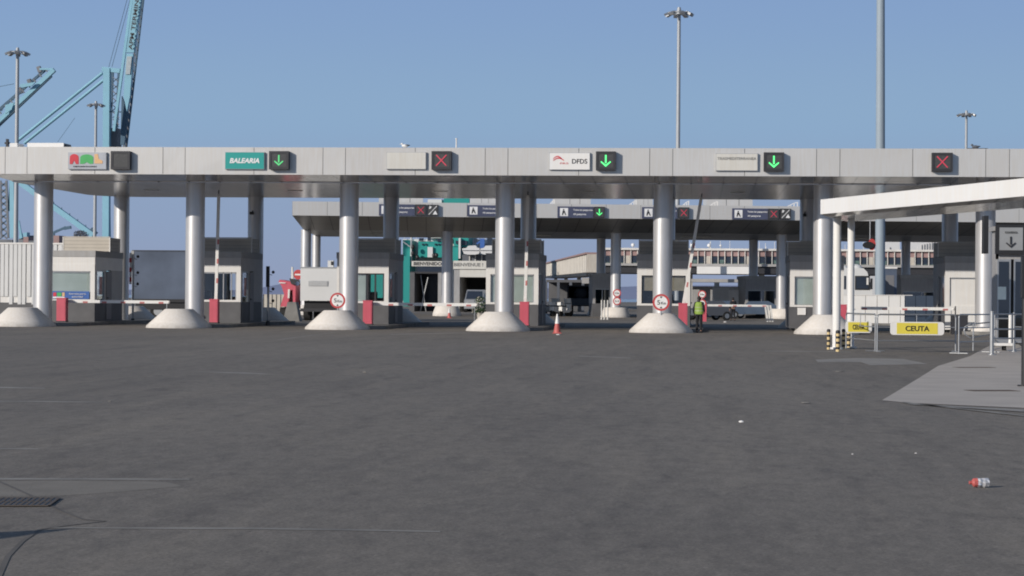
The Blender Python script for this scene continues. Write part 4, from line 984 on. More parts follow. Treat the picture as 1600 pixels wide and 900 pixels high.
# ------------------------------------------------------------------ gulls and small roof items
def gull(px, py, Y, label, s=.72, dark=False):
    c = W(px, py, Y); t = thing('gull', label, 'bird', (c.x, Y, ZT), group=None)
    b = MB(); mm = MT['hullgrey'] if dark else MT['whiteb']
    b.sphere((0, 0, .15), .13, mm, sx=1.7, sy=.8, sz=.8); b.sphere((-.2, 0, .27), .065, mm, sx=1.2); b.tube((-.14, 0, .2), (-.2, 0, .27), .05, mm); b.tube((-.26, 0, .26), (-.34, 0, .25), .014, MT['bolyellow'], .004)
    b.tube((-.02, .03, 0), (-.02, .03, .1), .01, MT['bolyellow']); b.tube((-.02, -.03, 0), (-.02, -.03, .1), .01, MT['bolyellow']); b.build('body', t)
    b = MB(); b.sphere((.08, 0, .18), .11, MT['hullgrey'], sx=2.2, sy=.95, sz=.5); b.build('wing', t); t.scale = (s, s, s)
gull(633, 229, YF+.4, 'white gull with grey wings perched on the canopy edge'); gull(1524, 229, YF+.4, 'dark bird perched on the canopy edge above the red cross at the right', dark=True)
c = W(713, 230, YF+1); b = MB(); b.tube((c.x, YF+1, ZT-.05), (c.x, YF+1, ZT+.5), .03, MT['white']); b.tube((c.x, YF+1, ZT+.45), (c.x, YF+1, ZT+.5), .05, MT['white']); tag(b.build('roof_pipe'), 'thin white pipe standing on the canopy roof', 'pipe')
t = thing('roof_unit', 'long low white unit on the canopy roof in front of the crane', 'roof unit', W(70, 226, YF+3))
b = MB(); pxbox(b, 42, 223.3, 100, 236, YF+3, 1.2, MT['whiteb']); b.build('casing', t, world=True); b = MB(); pxbox(b, 100, 225, 103, 236, YF+3.1, .8, MT['dark']); b.build('grille', t, world=True)
t = thing('roof_unit', 'small white unit with dark bracket on the canopy roof at the left', 'roof unit', W(20, 226, YF+3))
b = MB(); pxbox(b, 15, 223.5, 27, 236, YF+3, 1, MT['whiteb']); b.build('casing', t, world=True); b = MB(); pxbox(b, 9, 217, 12, 236, YF+3, .2, MT['dark']); pxbox(b, 7, 222, 15, 225, YF+3.2, .1, MT['dark']); b.build('bracket', t, world=True)
c = W(1511.5, 229, YF+.5); b = MB(); b.box(c.x, c.x+.9, YF+.5, YF+.55, ZT-.02, ZT+.06, MT['dark']); tag(b.build('roof_bracket'), 'thin dark bracket under the bird on the canopy edge', 'bracket')
# cameras on the rear columns
for px, py, l in ((398, 333, 'black camera on the second rear column'), (1262, 336, 'black camera on the sixth rear column'), (571, 333, None)):
    if not l: continue
    c = W(px-5, py, YB-.6); t = thing('camera_unit', l, 'camera', c, group='small cameras on the rear columns')
    b = MB(); b.bar((0, -.15, 0), (0, .2, 0), .16, .14, MT['black']); b.build('body', t); b = MB(); b.bar((0, .1, 0), (.05, .25, .2), .05, .05, MT['dark']); b.build('bracket', t)

# lane light posts behind the booths
for px, ytop, ybase, Y, l in ((419.5, 416, 506, 104, 'dark signal post with side lamps right of the second booth'), (208.5, 392, 504, 108, 'grey post with side lamps beside the blue-grey lorry curtain')):
    c = W(px, ytop, Y); t = thing('signal_post', l, 'signal post', (c.x, Y, .15 if Y < 107 else .15))
    b = MB(); b.tube((c.x, Y, .0), (c.x, Y, c.z), .06, MT['galv']); b.tube((c.x, Y, 0), (c.x, Y, .25), .14, MT['dark'], .08); b.build('post', t, world=True)
    b = MB(); b.box(c.x-.1, c.x+.06, Y-.12, Y+.05, c.z-1.05, c.z, MT['black'] if px > 300 else MT['galv']); b.build('signal_head', t, world=True)
    for z in (.3, 1.15, 1.75):
        b = MB(); b.tube((c.x, Y, c.z-z-.1), (c.x+.2, Y, c.z-z-.15), .015, MT['dark']); b.sphere((c.x+.25, Y-.02, c.z-z), .08, MT['dark']); b.build('lamp', t, world=True)
t = thing('striped_marker', 'red and white striped marker hanging beside the first rear column', 'marker', W(203.5, 444, 107.6))
b = MB(); pxbox(b, 202, 395, 205.5, 444, 107.6, .05, MT['whiteb']); b.build('board', t, world=True)
for k in range(3): b = MB(); pxbox(b, 201.8, 403+k*15, 205.7, 410+k*15, 107.58, .018, MT['redsign']); b.build('stripe', t, world=True)

# ------------------------------------------------------------------ things between and behind the canopies
def PB(name, label, cat, Y, px, py, group=None): # thing at the ground below a pixel, at distance Y
    c = W(px, py, Y); return thing(name, label, cat, (c.x, Y, 0), group=group)
# ribbed fence, left
t = PB('ribbed_fence', 'tall white ribbed panel fence behind the first column', 'fence', 116, 40, 470)
X_0, _, _, Z1 = pxr(-40, 380, 40, 476, 116); X_1 = W(104, 430, 116).x; Z0 = 1.0
b = MB(); b.box(X_0, X_1, 116.06, 116.14, Z0, Z1-.05, MT['white']); b.build('panel', t, world=True)
b = MB(); random.seed(5); x = X_0
while x < X_1:
    wd = random.choice((.14, .2, .10, .17)); b.box(x, x+wd, 116, 116.06, Z0-.1 if random.random() < .6 else Z0+.35, Z1-.06, MT['lorrywhite']); x += wd+random.choice((.05, .07, .10))
b.build('rib', t, world=True)
b = MB(); b.box(X_0, X_1, 115.97, 116.17, Z1-.05, Z1+.04, MT['white']); b.build('cap_rail', t, world=True)
b = MB(); b.box(X_0, X_1, 116.02, 116.14, 0, Z0, MT['charcoal']); b.build('base', t, world=True)

def wheel(b, c, r, wd, m=None):
    b.tube((c[0]-wd/2, c[1], c[2]), (c[0]+wd/2, c[1], c[2]), r, m or MT['tyre'], n=24)
# curtain lorry trailer (blue grey) seen between first and second columns
Y = 126
t = PB('curtain_trailer', 'blue-grey curtain sided lorry trailer between the first and second booths', 'lorry trailer', Y, 250, 470)
X_0, _, _, Z1 = pxr(206, 391, 290, 470, Y); X_1 = X_0+4.9
b = MB(); b.box(X_0, X_1, Y, Y+2.5, 1.25, Z1-.06, MT['curtain'])
b.build('curtain', t, world=True)
b = MB(); b.box(X_0-.03, X_1+.03, Y-.03, Y+2.53, Z1-.06, Z1, MT['dark']); b.box(X_0-.03, X_0+.03, Y-.03, Y+.05, 1.1, Z1-.06, MT['galv']); b.box(X_0, X_1, Y-.02, Y+2.5, 1.05, 1.25, MT['black']); b.build('frame', t, world=True)
for k in range(2):
    for yy in (Y+.15, Y+2.0): b = MB(); b.tube((X_0+1.6+1.3*k, yy, .5), (X_0+1.6+1.3*k, yy+.35, .5), .5, MT['tyre'], n=24); b.tube((X_0+1.6+1.3*k, yy-.01, .5), (X_0+1.6+1.3*k, yy, .5), .28, MT['galv'], n=16); b.build('wheel', t, world=True)
b = MB(); b.box(X_0+.2, X_1-.2, Y+.1, Y+.14, .6, 1.05, MT['black']); b.build('side_guard', t, world=True)

# white box lorry rear between booths 2 and 3
Y = 127
t = PB('box_lorry', 'white box lorry body with recessed vent left of the third column', 'lorry', Y, 500, 470)
X_0, _, Z0, Z1 = pxr(469, 418.5, 528, 470, Y); X_1 = X_0+3.4
b = MB(); b.box(X_0, X_1, Y, Y+6, Z0, Z1, MT['lorrywhite']); b.box(X_0-.03, X_1+.03, Y-.03, Y+6.03, Z1-.02, Z1+.05, MT['galv'])
b.build('body', t, world=True)
b = MB(); a, c, z0, z1 = pxr(482, 439, 513, 447, Y); b.box(a, c, Y-.03, Y-.005, z0, z1, MT['galv']);
for k in range(4): b.box(a+.04, c-.04, Y-.05, Y-.03, z0+.03+k*.07, z0+.06+k*.07, MT['lorrywhite'])
b.build('vent', t, world=True)
b = MB(); a, c, z0, z1 = pxr(482, 439, 513, 469, Y); b.box(a, a+.02, Y-.02, Y-.005, Z0, z0, MT['gap']); b.box(c-.02, c, Y-.02, Y-.005, Z0, z0, MT['gap']); b.build('door', t, world=True)
b = MB(); pxbox(b, 512, 407, 521, 418, Y+.5, .3, MT['lorrywhite']); pxbox(b, 517, 408.5, 521.5, 414, Y+.45, .05, MT['black']); b.build('roof_lamp', t, world=True)
b = MB(); b.box(X_0+.2, X_1-.2, Y+.3, Y+5.8, .7, Z0, MT['black']); b.box(X_0, X_1, Y, Y+.1, .55, .75, MT['dark']); b.build('chassis', t, world=True)
for xx in (X_0+.1, X_1-.5): 
    for yy in (Y+1, Y+4.5): b = MB(); b.tube((xx, yy, .5), (xx+.4, yy, .5), .5, MT['tyre'], n=24); b.build('wheel', t, world=True)

# red mobile ramp machine beside it
Y = 128
t = PB('loading_machine', 'red angular port loading machine left of the white box lorry', 'machine', Y, 452, 470)
def pxplate(b, pts, Y, th, m):
    b.plate([(W(x, y, Y).x, W(x, y, Y).z) for x, y in pts], Y, th, m)
b = MB(); pxplate(b, [(435, 440), (437, 437), (443, 438), (456, 441), (462, 446), (461, 482), (458, 482), (457, 452), (452, 456), (450, 479), (438, 479), (444, 460), (440, 447)], Y, 1.8, MT['red']); b.build('body', t, world=True)
b = MB(); pxplate(b, [(450, 452), (453, 452), (452, 466), (449.5, 466)], Y-.05, .05, MT['white']); pxplate(b, [(436, 441), (446, 441.5), (446, 443), (436, 442.5)], Y-.05, .05, MT['white']); b.build('stripe', t, world=True)
b = MB(); pxplate(b, [(455, 417), (457, 417), (458, 436), (455, 436)], Y+.3, .3, MT['white']); b.build('mast', t, world=True)
b = MB(); pxplate(b, [(452, 435), (466, 437), (468, 446), (455, 444)], Y-.2, .4, MT['dark']); b.disc((W(465.5, 443, Y).x, Y-.25, W(465.5, 443, Y).z), .14, .06, MT['mirror']); b.build('lamp', t, world=True)
for x in (441, 458): c = W(x, 484, Y); b = MB(); b.tube((c.x-.2, Y+.5, .4), (c.x+.2, Y+.5, .4), .4, MT['tyre'], n=20); b.build('wheel', t, world=True)
c = W(466, 429, 134); t = thing('no_entry_sign', 'round red sign half hidden behind the left edge of the white box lorry', 'road sign', (c.x, 134, 0))
b = MB(); b.disc((c.x, 134, c.z), .32, .03, MT['redsign']); b.box(c.x-.22, c.x+.22, 133.985, 133.998, c.z-.05, c.z+.05, MT['whiteb']); b.build('disc', t, world=True); b = MB(); b.tube((c.x, 134.06, 0), (c.x, 134.06, c.z), .035, MT['galv']); b.build('post', t, world=True)
t = PB('concrete_block', 'pale grey angled concrete block in the lane left of the third column', 'concrete block', 122, 455, 490)
c = t.location; b = MB(); b.prism([(-.5, 0), (.5, 0), (.4, 1.4), (-.4, 1.4)], 0, 1.15, MT['kerb'], top=[(-.25, .1), (.25, .1), (.2, 1.2), (-.2, 1.2)]); b.build('block', t)
t = PB('concrete_wall', 'low beige concrete wall far beyond the second booth', 'wall', 190, 430, 470)
X_0, X_1, _, Z1 = pxr(411, 460, 445, 478, 190); b = MB(); b.box(X_0, X_1, 190, 190.4, 0, Z1, MT['beige']);
for k in range(5): b.box(X_0+k*(X_1-X_0)/5, X_0+k*(X_1-X_0)/5+.06, 189.97, 190, 0, Z1, MT['gap'])
b.build('panel', t, world=True)

# ferry with teal and white upper works
Y = 330
t = PB('car_ferry', 'big teal and white ferry moored behind the inner canopy', 'ferry', Y, 700, 450)
b = MB()
pxbox(b, 628, 374, 776, 500, Y+6, 12, MT['hullwhite']); pxbox(b, 560, 424, 800, 520, Y+8, 30, MT['hullteal'])
pxbox(b, 668, 311.5, 690, 372, Y+5, 10, MT['hullwhite']); 
b.build('superstructure', t, world=True)
b = MB(); pxbox(b, 693, 310, 733, 374, Y+3, 12, MT['hullteal']); b.build('funnel', t, world=True)
b = MB(); pxbox(b, 629, 375, 641, 470, Y, 6, MT['hullteal']); pxbox(b, 653, 377, 691, 402, Y, 6, MT['hullteal']); pxbox(b, 709, 371, 732, 386, Y, 6, MT['hullteal']); pxbox(b, 700, 385, 716, 408, Y, 6, MT['hullteal']); pxbox(b, 630, 400, 640, 520, Y-2, 2, MT['hullteal']); b.build('teal_panel', t, world=True)
b = MB(); 
pxplate(b, [(630, 377), (640, 384), (640, 386), (630, 379)], Y-.5, .4, MT['hullwhite']); pxbox(b, 668, 386, 676, 402, Y-.5, .5, MT['hullwhite']); pxbox(b, 716.5, 372, 719.5, 404, Y-1, 1, MT['hullwhite']); pxbox(b, 641, 370, 643, 410, Y-1, 1, MT['hullwhite']); b.build('white_strip', t, world=True)
for x0, y0, x1, y1 in ((655, 372, 662, 376.5), (668, 371, 673, 376.5), (683, 373, 688.5, 377.5), (712, 376, 716, 381), (722, 376, 730, 383), (740, 373, 746, 380), (761, 371, 769, 385)):
    b = MB(); pxbox(b, x0, y0, x1, y1, Y-.3, .25, MT['win']); b.build('window', t, world=True)
random.seed(21)
for x in range(644, 772, 5):
    if random.random() < .55 and not (706 < x < 734): b = MB(); pxbox(b, x, 380.5, x+2.4, 383, Y-.3+(6 if x > 733 or x < 652 else 0), .25, MT['win']); b.build('window', t, world=True)
b = MB(); pxbox(b, 750, 373, 757, 388, Y-.5, .4, MT['blue']); pxplate(b, [(744, 380), (750, 376), (750, 379), (746, 382)], Y-.5, .4, MT['blue']); b.build('blue_mark', t, world=True)
for xc, l in ((737, 1), (764, 1)):
    c = W(xc, 392, Y-2.5); b = MB(); b.plate([(c.x-1.5, c.z+.35), (c.x-1.2, c.z-.45), (c.x-.6, c.z-.6), (c.x+.6, c.z-.6), (c.x+1.2, c.z-.45), (c.x+1.5, c.z+.4), (c.x+.9, c.z+.5), (c.x+.7, c.z+.85), (c.x-.5, c.z+.8), (c.x-.8, c.z+.45)], Y-3, 1.6, MT['hullwhite']); b.box(c.x-1.3, c.x+1.3, Y-3.05, Y-3, c.z-.02, c.z+.1, MT['hullgrey']); b.build('lifeboat', t, world=True)
b = MB(); pxbox(b, 722, 398, 772, 409, Y-1, 6.5, MT['hullgrey']); 
for x in (733, 742, 752, 760): pxbox(b, x, 398, x+1.2, 408, Y-1.3, .3, MT['mull'])
b.build('davit_deck', t, world=True)
for x, y in ((645, 386), (645, 396), (652, 402), (678, 399), (682, 399)): b = MB(); c = W(x, y, Y-1.5); b.sphere((c.x, Y-1.5, c.z), .28, MT['black'], sx=1.1, sz=1.4); b.build('fender', t, world=True)
b = MB()
for x in range(632, 775, 9): pxbox(b, x, 366.5, x+.6, 374, Y+5.5, .1, MT['hullwhite'])
pxbox(b, 630, 366.3, 775, 367, Y+5.5, .1, MT['hullwhite']); b.build('railing', t, world=True)

# port ramp buildings with welcome boards
Y = 215
t = PB('ramp_portal', 'dark portal under the left BIENVENUE board in front of the ferry', 'portal', Y, 660, 470)
b = MB(); X_0, X_1, _, Z1 = pxr(640, 408, 692, 470, Y)
b.box(X_0, X_0+.5, Y, Y+6, 0, Z1-1.2, MT['charcoal']); b.box(X_1-.5, X_1, Y, Y+6, 0, Z1-1.2, MT['bgrey']); b.box(X_0, X_1, Y+5.9, Y+6.3, 0, Z1-.3, MT['win']); b.box(X_0, X_1, Y+.2, Y+6, Z1-1.3, Z1-1.1, MT['dark']); b.build('wall', t, world=True)
b = MB(); b.tube((X_0+1.0, Y+1, 0), (X_0+1.8, Y+1, 3.6), .06, MT['galv']); b.tube((X_0+1.6, Y+1, 0), (X_0+1.0, Y+1, 3.8), .05, MT['galv']); b.build('pipe', t, world=True)
t = thing('welcome_board', 'white BIENVENIDOS board left of the inner pillar', 'sign', W(667, 417, Y-.1), group=None)
b = MB(); pxbox(b, 643, 408, 692, 416, Y-.1, .1, MT['sign_white']); b.build('panel', t, world=True); text('BIENVENIDOS', 48*Y/FPX, .36, MT['teal_dk'] if 'teal_dk' in MT else MT['ink'], t, W(670, 412, Y-.11), bold=.03)
t = PB('gate_building', 'white low gate building with dark vehicle opening right of the inner pillar', 'building', Y, 738, 470)
X_0, X_1, _, Z1 = pxr(709, 421, 775, 470, Y); ox0, ox1, _, oz = pxr(718, 433, 760, 470, Y)
b = MB(); b.box(X_0, ox0, Y, Y+8, 0, Z1, MT['bgrey']); b.box(ox1, X_1, Y, Y+8, 0, Z1, MT['white']); b.box(ox0, ox1, Y, Y+8, oz, Z1, MT['sign_white']); b.box(ox0, ox1, Y+7.9, Y+8, 0, oz, MT['black']); b.build('wall', t, world=True)
b = MB(); b.box(X_0-.1, X_1+.1, Y-.1, Y+8.1, Z1, Z1+.1, MT['trim']); b.build('roof', t, world=True)
t = thing('welcome_board', 'white BIENVENUE ! board on the gate building right of the inner pillar', 'sign', W(738, 421, Y-.1))
b = MB(); pxbox(b, 708, 407.5, 760, 420.5, Y-.15, .12, MT['sign_white']); b.build('panel', t, world=True); text('BIENVENUE !', 46*Y/FPX, .36, MT['inkgrey'], t, W(732, 413.5, Y-.16), bold=.02)
t = PB('grey_van', 'grey van parked inside the dark gate opening', 'van', Y-3, 742, 470)
b = MB(); b.prism([(-1, -1), (1, -1), (1, 3), (-1, 3)], .35, 1.25, MT['galv']); b.prism([(-1, -.6), (1, -.6), (1, 3), (-1, 3)], 1.25, 2.3, MT['galv'], top=[(-.85, .2), (.85, .2), (.85, 3), (-.85, 3)]); b.build('body', t)
b = MB(); b.add([(-.85, -.55, 1.35), (.85, -.55, 1.35), (.78, .08, 2.15), (-.78, .08, 2.15)], [(0, 1, 2, 3)], MT['win']); b.build('windscreen', t)
for x in (-.9, .9): b = MB(); wheel(b, (x, -.3, .35), .35, .25); b.build('wheel', t); b = MB(); b.sphere((x*.75, -1.0, .85), .12, MT['light']); b.build('headlight', t)
t = PB('potted_shrub', 'dusty green shrub beside the lowered boom right of the inner pillar', 'plant', 150, 750, 490)
random.seed(11); b = MB()
for k in range(420):
    a_ = random.uniform(0, 2*PI); r = random.uniform(.1, .5)**.8; z = random.uniform(.35, 1.55); c = Vector((r*math.cos(a_)*(1.2-.4*z), r*math.sin(a_)*.8, z)); e1 = Vector([random.uniform(-1, 1) for _ in range(3)]).normalized()*.09; e2 = e1.orthogonal().normalized()*.045
    b.add([c-e1, c-e2, c+e1, c+e2], [(0, 1, 2, 3)], MT['leaf'] if random.random() < .7 else MT['beige'])
b.build('foliage', t); b = MB(); b.lathe([(.18, 0), (.26, .4)], MT['beige'], n=16); b.build('pot', t)

# terminal building on pillars
Y = 262
t = PB('terminal_building', 'long raised terminal building with maroon band and pale window mullions', 'building', Y, 1150, 440)
X_0, X_1, Z0, Z1 = pxr(944, 389, 1530, 417, Y); X_1 += 6
_, _, zw, zm = pxr(944, 401, 1530, 413, Y)
b = MB(); b.box(X_0, X_1, Y, Y+14, zm, Z1-.25, MT['maroon']); b.box(X_0, X_1, Y+.25, Y+14, zw, zm, MT['charcoal']); b.box(X_0, X_1, Y, Y+14, Z0+.3, zw, MT['beige']); b.box(X_0+8, X_0+30, Y+4, Y+14, 0, Z0-2.5, MT['bgrey']); b.build('wall', t, world=True)
b = MB(); b.box(X_0-.3, X_1, Y-.4, Y+14.3, Z1-.25, Z1, MT['mull']); b.build('roof', t, world=True)
b = MB(); b.box(X_0-.3, X_1, Y-.5, Y+14, Z0, Z0+.3, MT['trim']); b.box(X_0-.3, X_1, Y-.1, Y+14, Z0-.9, Z0, MT['dark']); b.build('floor_slab', t, world=True)
nb = int((X_1-X_0)/.84)
for k in range(0, min(nb, 62)):
    x = X_0+.84*k
    if k % 6 == 3: 
        b = MB(); b.box(x+.12, x+.74, Y-.02, Y+.0, zw, zm, MT['beige']); b.build('blank_panel', t, world=True); continue
    b = MB(); b.box(x+.14, x+.72, Y-.01, Y+.03, zw+.04, zm-.06, MT['win']); b.box(x+.14, x+.72, Y-.014, Y+.0, zw+.04, zw+.5 if k % 4 == 1 else zw+.1, MT['inside']); b.build('window', t, world=True)
b = MB()
for k in range(nb): x = X_0+.84*k; b.box(x-.045, x+.045, Y-.22, Y+.0, Z0+.3, Z1-.25, MT['mull'])
b.build('mullion', t, world=True)['kind'] = 'stuff'
for px in (948, 1010, 1078, 1190, 1330, 1400, 1470):
    c = W(px, 430, Y+2); b = MB(); b.box(c.x-.35, c.x+.35, Y+1.6, Y+2.3, 0, Z0-.9, MT['trim']); b.build('pillar', t, world=True)
for px, r in ((989, .33), (1081, .3), (1108, .33), (1126, .2), (1000, .2)):
    c = W(px, 386, Y+3); b = MB(); b.sphere((c.x, Y+3, Z1+.45), r*.75, MT['whiteb']); b.tube((c.x, Y+3, Z1), (c.x, Y+3, Z1+.4), .06, MT['galv']); b.build('radar_dome', t, world=True)
b = MB(); 
random.seed(8)
for k in range(26): x = X_0+6+random.random()*38; b.tube((x, Y+5, Z1), (x, Y+5, Z1+random.uniform(.4, 1.1)), .035, MT['mull'], n=6)
b.build('aerial', t, world=True)
b = MB(); pxbox(b, 1089, 416.5, 1171, 428, Y-6, 5.5, MT['whiteb']); b.build('white_soffit_box', t, world=True)
b = MB(); pxbox(b, 1078, 436, 1172, 441, Y-5, 5, MT['trim']); b.build('ramp_beam', t, world=True)
# ribbed walkway in perspective
t = PB('passenger_walkway', 'raised beige ribbed passenger walkway slanting towards the terminal', 'walkway', 240, 900, 430)
pa, pb_ = W(866, 422, 390), W(936, 411.5, 262)
d = pb_-pa; L_ = d.length; dh = d.normalized(); n_ = Vector((-dh.y, dh.x, 0)).normalized(); H2 = 1.15; up = Vector((0, 0, 1))
if n_.y > 0 or n_.x > 0: n_ = -n_ if n_.x > 0 else n_
bb = MB(); bb.bar(pa, pb_, 3, 2*H2, MT['beige'])
b = MB(); b.bar(pa-dh+up*(H2+.12), pb_+up*(H2+.12), 3.5, .22, MT['maroon']); b.build('roof', t, world=True)
b = MB()
for k in range(34):
    q = pa+dh*(L_*k/34)+n_*1.52; b.bar(q-up*(H2-.05), q+up*(H2-.05), .10, .16, MT['mull'])
bb.merge(b); bb.build('wall', t, world=True)
b = MB(); b.box(pa.x-1.4, pa.x+.6, pa.y-2.2, pa.y-.2, pa.z-1.2, pa.z+1.2, MT['trim']); b.box(pa.x-1.2, pa.x+.4, pa.y-2.25, pa.y-2.2, pa.z-.2, pa.z+.5, MT['win']); b.build('end_cabin', t, world=True)
b = MB(); b.bar(pa-dh-up*(H2+.25), pb_-up*(H2+.25), 3.2, .4, MT['dark']); b.build('floor_slab', t, world=True)
for f in (.05, .35, .65, .95): q = pa+dh*L_*f; b = MB(); b.tube((q.x, q.y, 0), (q.x, q.y, q.z-H2-.3), .3, MT['trim']); b.build('pillar', t, world=True)
t = PB('storage_shed', 'dark open fronted shed under the passenger walkway', 'shed', 232, 880, 450)
b = MB(); X_0, X_1, _, Z1 = pxr(853, 437, 930, 470, 232); b.box(X_0, X_1, 236, 236.3, 0, Z1, MT['charcoal']); b.box(X_0, X_1, 232, 236, Z1-.3, Z1, MT['charcoal']); b.build('wall', t, world=True)
for k in range(5): x = X_0+(X_1-X_0)*k/4; b = MB(); b.box(x-.15, x+.15, 232, 232.3, 0, Z1-.3, MT['hullgrey']); b.build('post', t, world=True)
t = PB('white_container', 'pale ribbed container behind the dark figure far right of centre', 'container', 176, 1140, 470)
X_0, X_1, Z0, Z1 = pxr(1114, 448, 1165, 492, 176); b = MB(); b.box(X_0, X_1, 176, 182, .4, Z1, MT['wall'])
for k in range(14): b.box(X_0+k*(X_1-X_0)/28, X_0+k*(X_1-X_0)/28+.06, 175.94, 176, .5, Z1-.1, MT['white'])
b.build('body', t, world=True); b = MB(); pxbox(b, 1138, 453, 1163, 488, 175.97, .05, MT['white']); b.build('door', t, world=True)
b = MB(); b.box(X_0, X_1, 176.2, 181.8, 0, .4, MT['black']); b.build('skid', t, world=True)
b = MB(); pxbox(b, 1116, 441, 1124, 448, 177, 1, MT['whiteb']); b.build('roof_unit', t, world=True)
# small cars far right of centre
def car(px, py, Y, rz, m, label, L=4.2):
    c = W(px, py, Y); t = thing('parked_car', label, 'car', (c.x, Y, 0), rz, 'cars beyond the inner lanes')
    b = MB(); s = [(-L/2, .35), (-L/2, .75), (-L*.28, .88), (-L*.15, 1.38), (L*.22, 1.42), (L*.42, .95), (L/2, .85), (L/2, .35)]
    h = .85
    vs = [(x, -h*(.84 if z > 1.2 else 1), z) for x, z in s]+[(x, h*(.84 if z > 1.2 else 1), z) for x, z in s]; n = len(s)
    b.add(vs, [tuple(range(n)), tuple(range(n, 2*n))[::-1]]+[(i, n+i, n+(i+1) % n, (i+1) % n) for i in range(n)], m); b.build('body', t)
    b = MB(); b.add([(-L*.25, -h*.97, .93), (L*.36, -h*.97, .98), (L*.2, -h*.86, 1.34), (-L*.14, -h*.86, 1.32)], [(0, 1, 2, 3)], MT['win']); b.build('side_window', t)
    b = MB(); b.add([(-L*.275, -h*.9, .92), (-L*.16, -h*.8, 1.34), (-L*.16, h*.8, 1.34), (-L*.275, h*.9, .92)], [(0, 1, 2, 3)], MT['win']); b.build('windscreen', t)
    for x in (-L*.31, L*.31):
        for y in (-h+.05, h-.05): b = MB(); b.tube((x, y-.1, .32), (x, y+.1, .32), .32, MT['tyre'], n=20); b.tube((x, y-.11, .32), (x, y+.11, .32), .18, MT['galv'], n=14); b.build('wheel', t)
    return t
MT['navycar'] = mat('dull_blue_car', (.07, .10, .15), .4, 0, .1, 2)
car(1120, 480, 166, .1, MT['navycar'], 'dark blue car beyond the leaning boom left of the standing figure')
car(1182, 480, 170, 0, MT['navycar'], 'dark car parked right of the dark standing figure')
# white motor scooters / delivery carts
def scooter(px, Y, rz, label):
    c = W(px, 480, Y); t = thing('motor_scooter', label, 'scooter', (c.x, Y, 0), rz, 'white scooters parked beside the dark lorry')
    b = MB(); b.plate([(-.75, .45), (-.75, .8), (-.2, .78), (-.1, .5), (.25, .5), (.4, 1.0), (.55, 1.0), (.62, .5), (.3, .32), (-.4, .32)], -.16, .32, MT['whiteb']); b.build('body', t)
    b = MB(); b.box(-.7, -.1, -.15, .15, .80, .9, MT['black']); b.build('seat', t)
    b = MB(); b.box(-.95, -.62, -.18, .18, .92, 1.18, MT['whiteb']); b.build('top_box', t)
    b = MB(); b.tube((.45, -.3, 1.08), (.45, .3, 1.08), .02, MT['black']); b.tube((.5, 0, .9), (.45, 0, 1.1), .03, MT['galv']); b.plate([(.5, 1.0), (.56, 1.0), (.42, 1.5), (.38, 1.5)], -.2, .4, MT['light']); b.build('handlebar', t)
    for x in (-.62, .66): b = MB(); b.tube((x, -.05, .26), (x, .05, .26), .26, MT['tyre'], n=20); b.build('wheel', t)
for k, (px, rz, l) in enumerate(((859, .9, 'white scooter, leftmost beside the dark lorry'), (867, 1.2, 'white scooter, second from the left beside the dark lorry'), (876, .6, 'white scooter between its neighbours left of the dark lorry'), (884, 1.0, 'white scooter nearest the dark lorry'))): scooter(px, 176-k*1.5, rz, l)
# dark lorry
Y = 186
t = PB('dark_lorry', 'dark open backed lorry left of the pillar with two round signs', 'lorry', Y, 907, 480)
b = MB(); X_0, X_1, _, Z1 = pxr(886, 446, 929, 480, Y); b.box(X_0, X_1, Y, Y+.1, .9, 1.5, MT['hullgrey']); b.box(X_0, X_0+.12, Y, Y+7, .9, Z1, MT['dark']); b.box(X_1-.12, X_1, Y, Y+7, .9, Z1, MT['dark']); b.box(X_0, X_1, Y+6.9, Y+7, .9, Z1, MT['charcoal']); b.box(X_0, X_1, Y, Y+7, .8, .9, MT['black']); b.box(X_0, X_1, Y, Y+7, Z1-.1, Z1, MT['dark']); b.build('body', t, world=True)
b = MB(); b.sphere(((X_0+X_1)/2-.1, Y+2, 1.95), .62, MT['hullgrey'], sx=1.1, sy=1); b.build('load', t, world=True)
for x in (X_0+.3, X_1-.3): b = MB(); wheel(b, (x, Y+.8, .48), .48, .4); b.build('wheel', t, world=True); b = MB(); b.box(x-.15, x+.15, Y-.05, Y-.01, .72, .82, MT['redsign']); b.build('tail_lamp', t, world=True)
t = PB('slatted_sign', 'pale slatted board above the dark lorry', 'sign', 200, 916, 440); b = MB(); pxbox(b, 909, 434, 926, 443, 200, .1, MT['trim']); b.build('board', t, world=True); b = MB(); c = W(924, 470, 200); b.tube((c.x, 200.1, 0), (c.x, 200.1, W(924, 440, 200).z), .07, MT['whiteb']); b.build('post', t, world=True)
for px in (940, 944.5, 949.5): 
    c = W(px, 480, 150); t = thing('white_post', {940: 'left of three slim pale posts beside the plinth with two round signs', 944.5: 'middle of three slim pale posts beside the plinth with two round signs', 949.5: 'right of three slim pale posts, nearest the plinth with two round signs'}[px], 'post', (c.x, 150, 0), group='slim pale posts beside the inner pillar')
    b = MB(); b.tube((0, 0, 0), (0, 0, 1.35), .05, MT['mull']); b.tube((0, 0, 0), (0, 0, .03), .1, MT['mull']); b.tube((0, 0, 1.35), (0, 0, 1.39), .06, MT['mull']); b.build('post', t)
for k, px in enumerate((1199.5, 1203.5, 1207.5)):
    c = W(px, 480, 145); t = thing('white_post', ['left of three pale leaning boards beside the rightmost inner pillar', 'middle of three pale leaning boards beside the rightmost inner pillar', 'right of three pale leaning boards, nearest the rightmost inner pillar'][k], 'post', (c.x, 145, 0), group='pale boards leaning beside the inner pillar')
    b = MB(); b.bar((0, 0, 0), (-.18, 0, 1.15), .12, .05, MT['mull']); b.build('board', t); b = MB(); b.bar((-.18, .03, 1.1), (-.1, .5, 0), .04, .04, MT['galv']); b.build('prop', t)
t = PB('boom_far', 'distant lowered white boom in front of the dark standing figure', 'barrier gate', 143, 1150, 476); 
